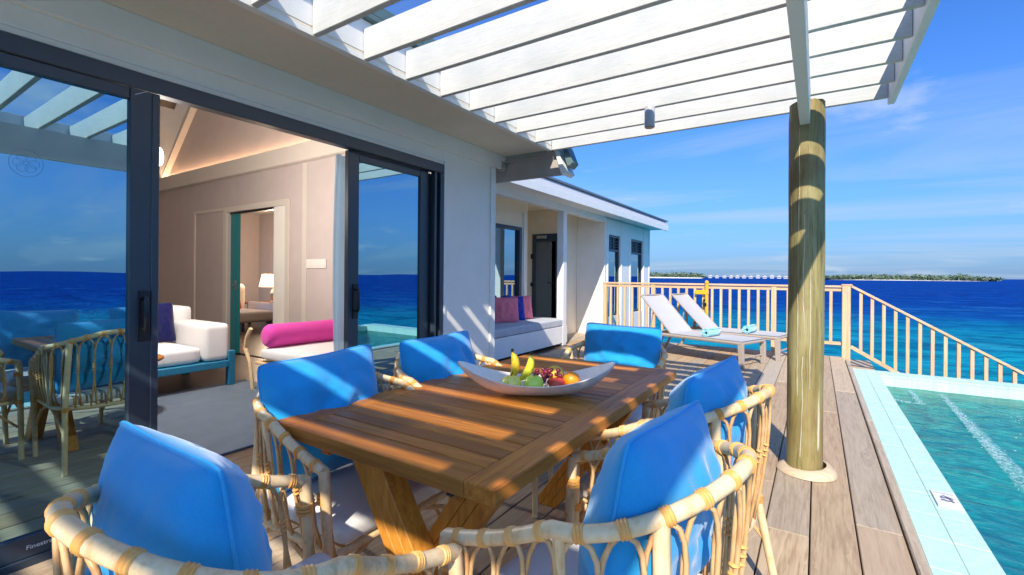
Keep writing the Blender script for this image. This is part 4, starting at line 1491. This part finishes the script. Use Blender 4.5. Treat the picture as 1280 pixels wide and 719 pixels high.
obj('collar', MB().grid(collar, 40, 4, True), wood('pale_collar_wood', [(0.42, 0.29, 0.17), (0.58, 0.45, 0.30), (0.66, 0.55, 0.40), (0.6, 0.45, 0.3)], 'X', 0.7, 20, 5, 0.3, 0.2), po, smooth=True, angle=35)
ck = MB()
rk = random.Random(21)
for (a0, z0, z1) in ((-1.95, 2.2, 1.55), (-1.65, 1.65, 0.9), (-1.35, 1.3, 0.55), (-1.72, 0.75, 0.12), (-2.0, 1.15, 0.5)):
    pts = []
    a = a0
    n = int((z0 - z1) / 0.05) + 2
    for i in range(n):
        z = z0 + (z1 - z0) * i / (n - 1)
        a += rk.uniform(-0.03, 0.03)
        pts.append(pc + Vector((0.1018 * math.cos(a), 0.1018 * math.sin(a), z)))
    ck.tube(pts, [0.0009 + 0.0016 * rk.random() for _ in pts], 5)
obj('resin_streaks', ck, plain('pale_resin', (0.66, 0.63, 0.52), 0.5), po, smooth=True)

# ================================================================== RAILINGS
rl = thing('railing', 'pale timber railing along the far edge of the deck', 'railing', (-1.6, 9.05, 0))
RY = 9.05
obj('handrail', bx(-3.66, 0.33, RY - .045, RY + .045, 1.095, 1.128), 'pine_x', rl, bevel=0.004, loc=(-1.6, RY, 1.1))
obj('upper_rail', bx(-3.60, 0.33, RY - .02, RY + .02, 1.035, 1.085), 'pine_x', rl, bevel=0.003, loc=(-1.6, RY, 1.05))
obj('lower_rail', bx(-3.60, 0.33, RY - .019, RY + .019, 0.185, 0.235), 'pine_x', rl, bevel=0.003, loc=(-1.6, RY, .2))
for xx in (-3.62, -2.64, -0.61):
    obj('post', bx(xx - .038, xx + .038, RY - .035, RY + .035, -0.2, 1.094), 'pine', rl, bevel=0.004, loc=(xx, RY, 0))
xx = -3.50
while xx < 0.30:
    if min(abs(xx - q) for q in (-3.62, -2.64, -0.61)) > 0.07:
        obj('baluster', bx(xx - .021, xx + .021, RY - .021, RY + .0205, 0.236, 1.034), 'pine', rl, bevel=0.003, loc=(xx, RY, 0.2))
    xx += 0.1475
sr = thing('stair_railing', 'pale timber stair railing sloping down to the water', 'railing', (0.385, 9.05, 0))
obj('newel_post', bx(0.332, 0.442, RY - .055, RY + .055, -0.25, 1.122), 'pine', sr, bevel=0.005, loc=(0.385, RY, 0))
obj('newel_cap', bx(0.322, 0.462, RY - .06, RY + .06, 1.124, 1.150), 'pine_x', sr, bevel=0.004, loc=(0.385, RY, 1.12))


def slope(x):
    return 1.122 - (x - 0.455) * 0.605


obj('handrail', MB().bar((0.446, RY, slope(0.446) - .004), (3.6, RY, slope(3.6) - .004), 0.085, 0.036), 'pine_x', sr, bevel=0.004)
obj('lower_rail', MB().bar((0.446, RY, slope(0.446) - .955), (3.6, RY, slope(3.6) - .955), 0.038, 0.055), 'pine_x', sr, bevel=0.003)
xx = 0.573
while xx < 3.5:
    z1, z0 = slope(xx) - .022, slope(xx) - .93
    obj('baluster', MB().hexa([(xx - .021, RY - .021, z0 + .0127), (xx + .021, RY - .021, z0 - .0127), (xx + .021, RY + .021, z0 - .0127), (xx - .021, RY + .021, z0 + .0127),
                               (xx - .021, RY - .021, z1 + .0127), (xx + .021, RY - .021, z1 - .0127), (xx + .021, RY + .021, z1 - .0127), (xx - .021, RY + .021, z1 + .0127)]), 'pine', sr, bevel=0.002, loc=(xx, RY, z0))
    xx += 0.140
tr = thing('stair', 'timber steps going down from the deck to the sea', 'stairs', (0.5, 9.6, 0))
for k in range(10):
    obj('tread', bx(0.46 + k * .28, 0.76 + k * .28, 9.12, 10.0, -0.20 - k * .17, -0.16 - k * .17), 'deck', tr, bevel=0.004)
for yy in (9.14, 9.94):
    obj('stringer', MB().bar((0.44, yy, -0.24), (3.3, yy, -1.98), 0.045, 0.20), 'pine_x', tr)
# yellow safety fitting clipped to the railing
yb = thing('lifebuoy_bracket', 'yellow rescue bracket with black strap on the far railing', 'bracket', (-1.68, 9.0, 0.6))
obj('pole', MB().tube([(-1.665, 8.99, 0.50), (-1.665, 8.99, 1.13)], 0.030, 12), 'yellow', yb, smooth=True)
obj('cross_arm', bx(-1.86, -1.63, 8.955, 8.985, 0.93, 1.01), 'yellow', yb, bevel=0.008)
obj('strap', MB().box(-1.715, -1.66, 8.945, 8.985, 0.72, 0.78).box(-1.72, -1.69, 8.95, 8.985, 0.80, 0.85), 'black', yb, bevel=0.004)
obj('knob', MB().ball((-1.665, 8.985, 1.15), 0.036, 12, 8), 'yellow', yb, smooth=True)

# ================================================================== LOUNGERS


def lounger(label, fx, fy, ang):
    t = thing('sun_lounger', label, 'lounger', (0, 0, 0), 'white sun loungers by the far railing')
    HW = 0.33
    for s in (-1, 1):
        y = s * (HW - .018)
        obj('side_rail', MB().tube([(0.0, y, .335), (.5, y, .335), (1.2, y, .335), (1.50, y, .325), (1.68, y, .29), (1.80, y, .235)], 0.024, 8, squash=1.1), 'taupe', t, smooth=True)
        obj('leg', MB().hexa([(-.03, y - .022, 0), (.035, y - .022, 0), (.035, y + .022, 0), (-.03, y + .022, 0), (-.022, y - .022, .33), (.055, y - .022, .33), (.055, y + .022, .33), (-.022, y + .022, .33)]), 'taupe', t, bevel=0.004)
        obj('leg', MB().tube([(1.66, y, .30), (1.80, y, .0)], 0.022, 8), 'taupe', t, smooth=True)
        obj('back_frame', MB().tube([(1.12, y * .93, .350), (1.70, y * .93, .935)], 0.015, 8), 'taupe', t, smooth=True)
        obj('prop', MB().tube([(1.48, y * .8, .70), (1.56, y * .8, .32)], 0.010, 8), 'taupe', t, smooth=True)
    obj('cross_bar', MB().tube([(0.0, -HW + .02, .335), (0.0, HW - .02, .335)], 0.020, 8), 'taupe', t, smooth=True)
    obj('cross_bar', MB().tube([(1.70, -HW + .05, .935), (1.70, HW - .05, .935)], 0.014, 8), 'taupe', t, smooth=True)
    obj('stretcher', MB().tube([(.02, -HW + .03, .13), (.02, HW - .03, .13)], 0.012, 8), 'taupe', t, smooth=True)
    seat = MB()
    for zo in (0.0, -0.008):
        seat.grid(lambda u, v, zo=zo: (0.0 + u * 1.14, (v - .5) * (2 * HW - .015), .366 + zo - .018 * math.sin(PI * v) * math.sin(PI * u)), 14, 8)
    obj('seat_sling', seat, 'sling', t, smooth=True)
    back = MB()
    for zo in (0.0, -0.008):
        back.grid(lambda u, v, zo=zo: (1.12 + u * .58 - zo * .7 + .012 * math.sin(PI * v), (v - .5) * (2 * HW - .04), .362 + u * .585 + zo * .7 - .012 * math.sin(PI * v)), 12, 8)
    obj('back_sling', back, 'sling', t, smooth=True)
    t.location = (fx, fy, 0.001)
    t.rotation_euler = (0, 0, ang)
    return t


L1, A1 = (-0.745, 7.36), R(160)
L2, A2 = (-0.41, 8.33), R(168)
lounger('white sun lounger with taupe frame, nearer the dining table', *L1, A1)
lounger('white sun lounger with taupe frame, close along the far railing', *L2, A2)


def towel(label, L, A, d):
    mb = MB()
    pts = []
    for k in range(46):
        a = k / 45 * 2 * PI * 2.35
        r = 0.030 + 0.0115 * a / (2 * PI) * 1.4
        pts.append((r * math.cos(a), r * math.sin(a)))
    outer = [(x * 1.0, z) for x, z in pts]
    inner = [(x * 0.84, z * 0.84) for x, z in pts]

    def f(u, v):
        i = min(45, round(u * 45))
        w = 0.17 * (1 + .02 * math.sin(i))
        return (outer[i][0], (v - .5) * 2 * w, outer[i][1])
    mb.grid(f, 46, 5)
    mb.grid(lambda u, v: (inner[min(45, round(u * 45))][0], (v - .5) * .34, inner[min(45, round(u * 45))][1]), 46, 5)
    zb = min(p[1] for p in outer)
    o = obj('rolled_towel', mb, 'towel', None, smooth=True, loc=(0, 0, 0))
    c = Vector((L[0] + math.cos(A) * d, L[1] + math.sin(A) * d, 0.356 - zb))
    o.location = c
    o.rotation_euler = (0, 0, A)
    sm_ = o.modifiers.new('thickness', 'SOLIDIFY')
    sm_.thickness = 0.006
    return tag(o, label, 'towel', 'rolled towels on the sun loungers')


towel('rolled aqua towel on the nearer sun lounger', L1, A1, 0.62)
towel('rolled aqua towel on the lounger by the far railing', L2, A2, 0.50)

# ================================================================== DINING TABLE
tb = thing('dining_table', 'slatted teak dining table with crossed legs', 'table', (-1.082, 1.73, 0))
TX0, TX1, TY0, TY1, TZ, TT = -1.541, -0.623, 0.890, 2.566, 0.75, 0.043
BWD = 0.095
for xa, xe in ((TX0, TX0 + BWD), (TX1 - BWD, TX1)):
    obj('border_board', bx(xa, xe, TY0, TY1, TZ - TT, TZ), 'teak_y', tb, bevel=0.003, loc=((xa + xe) / 2, 1.7, TZ))
yy, k = TY0, 0
rt = random.Random(4)
widths = [0.098]
while sum(widths) < (TY1 - TY0) - 0.15:
    widths.append(rt.uniform(0.062, 0.072))
rest = (TY1 - TY0) - sum(widths)
widths.append(rest)
for wd in widths:
    dz = rt.uniform(-.0008, .0004)
    obj('slat', bx(TX0 + BWD + .001, TX1 - BWD - .001, yy + (0 if k == 0 else .002), yy + wd - (.002 if k < len(widths) - 1 else 0), TZ - TT + (.0 if k in (0, len(widths) - 1) else .012), TZ - .0006 + dz), 'teak', tb, bevel=0.0025, loc=(-1.08, yy, TZ))
    yy += wd
    k += 1
obj('apron', MB().box(TX0 + .16, TX0 + .20, TY0 + .07, TY1 - .25, TZ - TT - .055, TZ - TT - .001).box(TX1 - .20, TX1 - .16, TY0 + .07, TY1 - .25, TZ - TT - .055, TZ - TT - .001), 'teak_y', tb, bevel=0.003)


def xleg(y0, y1, x_top, x_bot, wn_):
    zt, zb = TZ - TT - .001, 0.001
    hw = wn_ / 2
    out = []
    n = 3
    for i in range(n):
        a0, a1 = -hw + wn_ * i / n + .0008, -hw + wn_ * (i + 1) / n - .0008
        out.append(MB().prism([(x_top + a0, zt), (x_top + a1, zt), (x_bot + a1, zb), (x_bot + a0, zb)], 'Y', y0, y1))
    return out


for (ya, y_b) in ((0.952, 1.026), (2.16, 2.234)):
    for m in xleg(ya, y_b, -1.165, -0.70, 0.136):
        obj('leg_lamella', m, 'teak_z', tb, bevel=0.002, loc=(-0.95, ya, .3))
    for m in xleg(ya + .0755, y_b + .0755, -0.74, -1.235, 0.136):
        obj('leg_lamella', m, 'teak_z', tb, bevel=0.002, loc=(-0.95, ya + .07, .3))
    obj('bracket', MB().box(-0.815, -0.795, ya - .012, ya - .001, .67, .705), 'black', tb)

# ---- bowl
AXD = Vector((0.838, 0.546, 0))
PRD = Vector((-0.546, 0.838, 0))
BC = Vector((-0.985, 1.705, 0.751))


def bowl_pt(s, w, off):
    """s in -1..1 along the boat, w in -1..1 across; off: 0 inner, 1 outer skin"""
    half_w = 0.118 * (max(0.0, 1 - abs(s) ** 2.3)) ** 0.62 + 0.0015
    rim = 0.058 + 0.078 * abs(s) ** 2.2
    keel = 0.0 + 0.128 * abs(s) ** 3.4
    wall = keel + (rim - keel) * abs(w) ** 2.4
    t_ = 0.007
    x = 0.325 * s * (1 + (0.02 if off else 0))
    y = half_w * w * (1 + (0.05 if off else 0.0))
    z = wall + (0.0 if off else t_ * (1 - 0.8 * abs(w) ** 4))
    return BC + AXD * x + PRD * y + Vector((0, 0, z))


bw = MB()
for off in (0, 1):
    bw.grid(lambda u, v, off=off: bowl_pt(u * 2 - 1, v * 2 - 1, off), 44, 17)
for sgn in (-1, 1):
    bw.grid(lambda u, v, sgn=sgn: bowl_pt(u * 2 - 1, sgn, 0).lerp(bowl_pt(u * 2 - 1, sgn, 1), v), 44, 2)
tag(obj('fruit_bowl', bw, 'ceramic', None, smooth=True, angle=50, loc=BC), 'white boat-shaped ceramic bowl on the teak table', 'bowl')


def bp(x, y, z):
    return BC + AXD * x + PRD * y + Vector((0, 0, z))


def apple_fn(ax, dimp):
    def fn(p, d):
        k = 1 - 0.22 * dimp * max(0, d.z) ** 10 - 0.12 * dimp * max(0, -d.z) ** 8
        return Vector((p.x, p.y, p.z * k)) * (1 + .02 * noise.noise(d * 1.5))
    return fn


def fruit(name, label, mat, c, r, fn=None, stem=True):
    o = obj(name, MB().ball(c, r, 22, 14, fn), mat, None, smooth=True, angle=0, loc=c)
    if stem:
        top = Vector(c) + Vector((0, 0, (r if isinstance(r, (int, float)) else r[2]) * .80))
        obj('stem', MB().tube([top, top + Vector((.002, 0, .012)), top + Vector((.006, 0, .02))], .002, 6), 'stem', o, smooth=True)
    return tag(o, label, 'fruit', 'fruit in the white bowl')


fruit('pear', 'yellow green pear at the left end of the bowl', 'pear', bp(-.105, -.035, .052), (.042, .042, .036), apple_fn(0, .5))
fruit('apple', 'green apple beside the pear in the bowl', 'apple', bp(-.012, -.040, .053), (.041, .041, .039), apple_fn(0, 1))
fruit('apple', 'red apple behind the grapes in the bowl', 'red_apple', bp(.085, -.02, .045), (.036, .036, .034), apple_fn(0, 1))
fruit('lemon', 'yellow lemon at the back of the bowl', 'lemon', bp(.085, .055, .076), (.038, .034, .034), None, False)
fruit('orange', 'orange at the right end of the bowl', 'orange', bp(.150, .02, .058), (.036, .036, .034), None, False)


def banana(label, mat, c, lean, rot):
    pts, rs = [], []
    for i in range(15):
        t = i / 14
        a = (t - .5) * 1.15
        pts.append(Vector((.11 * (1 - math.cos(a)) * 1.2, 0, math.sin(a) * .11)))
        rs.append(.0185 * (math.sin(PI * (t * .93 + .035)) ** .55) * (1 if t < .86 else .75) * (.45 if t > .93 else 1))
    Mx = Matrix.Translation(c) @ Matrix.Rotation(rot, 4, 'Z') @ Matrix.Rotation(lean, 4, 'Y')
    mb = MB().tube(pts, rs, 10).move(Mx)
    o = obj('banana', mb, mat, None, smooth=True, angle=60, loc=c)
    obj('tip', MB().tube([pts[-1], pts[-1] + Vector((-.002, 0, .012))], .006, 7).move(Mx), 'stem', o, smooth=True)
    return tag(o, label, 'fruit', 'fruit in the white bowl')


banana('ripe yellow banana standing upright in the bowl', 'banana', bp(-.088, .035, .110), R(-4), R(190))
banana('green tinged banana leaning right in the bowl', 'banana_green', bp(-.030, .03, .098), R(-24), R(200))
gr = thing('grapes', 'bunch of dark red grapes in the middle of the bowl', 'fruit', bp(.05, 0, .06), 'fruit in the white bowl')
rg = random.Random(3)
g_me = None
for i in range(26):
    c = bp(.045 + rg.gauss(0, .026), .012 + rg.gauss(0, .020), .066 + rg.uniform(-.02, .036))
    if g_me is None:
        g_ = obj('grape', MB().ball(c, .0098, 10, 7), 'grape', gr, smooth=True, angle=0, loc=c)
        g_me = g_
    else:
        g_ = g_me.copy()
        COL.objects.link(g_)
        g_.location = c - origin_of(gr)

# ================================================================== RATTAN CHAIRS
WF, YF, ZF, WM, YM, BB, ZB, NN, ZM = 0.293, 0.248, 0.652, 0.306, -0.041, 0.28, 0.862, 1.85, 0.768


def rail_curve(wf, yf, zf, wm, ym, b, zb, n, zm, cnt=20):
    P = []
    for i in range(9):
        t = i / 8
        P.append(Vector((wf + (wm - wf) * t, yf + (ym - yf) * t, zf + (zm - zf) * (t * .6 + .4 * t * t))))
    for i in range(1, cnt + 1):
        t = i / cnt
        a = t * PI / 2
        c, d = max(math.cos(a), 0) ** (2 / n), math.sin(a) ** (2 / n)
        P.append(Vector((wm * c, ym - b * d, zm + (zb - zm) * (t * t * (3 - 2 * t)))))
    Q = [Vector((-p.x, p.y, p.z)) for p in P[::-1][1:]]
    return P + Q


def sampler(P):
    L = [0]
    for i in range(1, len(P)):
        L.append(L[-1] + (P[i] - P[i - 1]).length)

    def S(s):
        d = max(0, min(1, s)) * L[-1]
        for i in range(1, len(L)):
            if L[i] >= d:
                return P[i - 1].lerp(P[i], (d - L[i - 1]) / max(1e-9, L[i] - L[i - 1]))
        return P[-1]
    return S, L[-1]


def make_chair():
    t = thing('rattan_chair', None, 'chair', (0, 0, 0), 'rattan armchairs round the teak table')
    P = rail_curve(WF, YF, ZF, WM, YM, BB, ZB, NN, ZM)
    S, LEN = sampler(P)
    rail_pts = [S(i / 70) for i in range(71)]
    rr = 0.0162
    obj('arm_rail', MB().tube(rail_pts, [rr * (1 + .05 * noise.noise(Vector((i * .3, 0, 0)))) for i in range(71)], 12), 'rattan', t, smooth=True, angle=60)
    Q = rail_curve(.262, .262, .385, .268, -.03, .235, .385, 2.4, .385)
    QS, _ = sampler(Q)
    ringp = [QS(i / 48) for i in range(49)]
    fr_ = MB().tube(ringp, 0.0135, 8)
    fr_.tube([ringp[0], ringp[-1]], 0.0135, 8)
    obj('seat_frame', fr_, 'rattan', t, smooth=True, angle=60)
    for k in range(7):
        x = -.21 + .07 * k
        yb_ = -.245 if abs(x) < .15 else -.20
        obj('seat_strut', MB().tube([(x, .262, .382), (x, yb_, .382)], 0.006, 6), 'cane', t, smooth=True)
    # legs
    for s in (-1, 1):
        obj('front_leg', MB().tube([(s * WF, YF, ZF + .004), (s * WF, YF + .006, ZF - .05), (s * (WF - .008), YF + .012, .40), (s * (WF - .02), YF + .02, 0.0)], [.0168, .0168, .0160, .0145], 10), 'rattan', t, smooth=True)
        pb = S(.335 if s > 0 else .665)
        obj('back_leg', MB().tube([pb + Vector((0, 0, -.006)), pb.lerp(Vector((s * .245, -.235, .39)), .55), Vector((s * .245, -.235, .385)), Vector((s * .262, -.31, 0.0))], [.0165, .016, .0155, .014], 10), 'rattan', t, smooth=True)
        pm = S(.21 if s > 0 else .79)
        obj('side_post', MB().tube([pm + Vector((0, 0, -.006)), QS(.22 if s > 0 else .78)], 0.0125, 8), 'rattan', t, smooth=True)
        obj('brace', MB().tube([(s * .272, .266, .20), (s * .23, .264, .34), (s * .12, .263, .378)], 0.008, 7), 'cane', t, smooth=True)
        obj('brace', MB().tube([(s * .275, .25, .22), (s * .272, .15, .33), (s * .270, .02, .378)], 0.008, 7), 'cane', t, smooth=True)
        obj('brace', MB().tube([(s * .252, -.27, .22), (s * .262, -.16, .33), (s * .268, -.05, .378)], 0.008, 7), 'cane', t, smooth=True)
    # loops of thin cane between the rail and the seat ring
    N = 19
    dlt = 1.0 / N

    def mix_pt(s, h):
        s = max(0.0, min(1.0, s))
        a, b = QS(s), S(s)
        p = a.lerp(b, h)
        c = Vector((0, -.02, 0))
        out = (p - c)
        out.z = 0
        if out.length > 1e-6:
            p = p + out.normalized() * .012 * math.sin(PI * h)
        return p
    for i in range(N):
        sc = (i + .5) * dlt
        pts = []
        for w, h in ((-.70, .0), (-.60, .18), (-.51, .36), (-.475, .52), (-.50, .66), (-.50, .78), (-.43, .87), (-.29, .935), (-.12, .965), (.12, .965), (.29, .935), (.43, .87), (.50, .78), (.50, .66), (.475, .52), (.51, .36), (.60, .18), (.70, .0)):
            p = mix_pt(sc + w * dlt, h)
            off = (sc + w * dlt)
            # legs of neighbouring loops pass each other on opposite sides
            c = Vector((p.x, p.y + .02, 0)).normalized() * (.0045 if w < 0 else -.0045)
            pts.append(p + c)
        obj('cane_loop', MB().tube(pts, 0.0056, 6), 'cane', t, smooth=True, angle=0)
        # binding on the rail above each loop
        b0 = S(sc)
        tg = (S(sc + .01) - S(sc - .01)).normalized()
        bm_ = MB()
        pr = [rr + .0002, rr + .0030, rr + .0006, rr + .0032, rr + .0006, rr + .0030, rr + .0002]
        hw = .0105
        bm_.tube([b0 + tg * (-hw + 2 * hw * j / 6) for j in range(7)], pr, 14)
        obj('binding', bm_, 'wrap', t, smooth=True, angle=60)
    ties = MB()
    for i in range(N - 1):
        sc = (i + 1) * dlt
        for h in (.52, .56, .60):
            p = mix_pt(sc, h)
            d = (mix_pt(sc, h + .02) - mix_pt(sc, h - .02)).normalized()
            ties.tube([p - d * .004, p, p + d * .004], [.0085, .0115, .0085], 8)
    for s in (-1, 1):
        for z in (ZF - .075, ZF - .085, ZF - .095):
            ties.tube([(s * (WF - .003), YF - .002, z), (s * (WF - .003), YF - .002, z + .008)], .0225, 8)
        for z in (.375, .385, .395):
            ties.tube([(s * (WF - .012), YF + .010, z), (s * (WF - .012), YF + .010, z + .008)], .021, 8)
            ties.tube([(s * .245, -.235, z), (s * .245, -.235, z + .008)], .0205, 8)
    tag(obj('ties', ties, 'wrap', t, smooth=True, angle=60), kind='stuff')
    return t


chair0 = make_chair()
spots = [
    # x, y, angle, label, cushion (dx, dy, lean, roll, seed), label stems
    (-0.957, 0.548, R(-2.7), 'rattan armchair at the near end of the table, back to the camera', (-.055, -.135, R(8), R(-2), 1), 'cushion on the chair at the near end of the table'),
    (-1.489, 1.168, R(-90), 'rattan armchair on the house side of the table, nearer the open door', (0.01, -.125, R(8), R(2), 2), 'cushion on the house side chair nearer the open door'),
    (-1.492, 1.835, R(-92), 'rattan armchair on the house side of the table, farther from the camera', (0.01, -.125, R(8), R(1), 3), 'cushion on the farther house side chair'),
    (-0.440, 1.097, R(86.3), 'rattan armchair on the pool side of the table, nearest the camera', (-.02, -.12, R(9), R(3), 4), 'cushion on the pool side chair nearest the camera'),
    (-0.455, 1.845, R(82), 'rattan armchair on the pool side of the table, beside the timber post', (-.02, -.125, R(8), R(-2), 5), 'cushion on the pool side chair beside the post'),
    (-1.060, 2.760, R(180), 'rattan armchair at the far end of the table', (0.0, -.125, R(9), R(-1), 6), 'cushion on the chair at the far end of the table'),
]
for i, (x, y, a, lb, cu, cl_) in enumerate(spots):
    c = chair0 if i == 0 else copy_tree(chair0)
    c['label'] = lb
    c.location = (x, y, 0.001)
    c.rotation_euler = (0, 0, a)
    Rz = Matrix.Rotation(a, 3, 'Z')
    # seat pad
    pm = rbox('seat_pad', (-.245, .245, -.215, .275, 0.0, 0.065), 'pad', None, 0.026, 0.012, loc=(0, 0, 0))
    pm.location = Vector((x, y, 0.401))
    pm.rotation_euler = (0, 0, a)
    tag(pm, 'white seat pad of ' + cl_.replace('cushion on the', 'the'), 'seat pad', 'white seat pads of the rattan chairs')
    dx, dy, ln, ro, sd = cu
    p = Rz @ Vector((dx, dy + .03, 0)) + Vector((x, y, 0.470))
    pillow('cushion', 'blue back ' + cl_, 'cushion', 0.52, 0.475, 0.25, 'blue', p, a, ln, sd, 'blue back cushions on the rattan chairs', 'blue_piping', 1.0, ro)
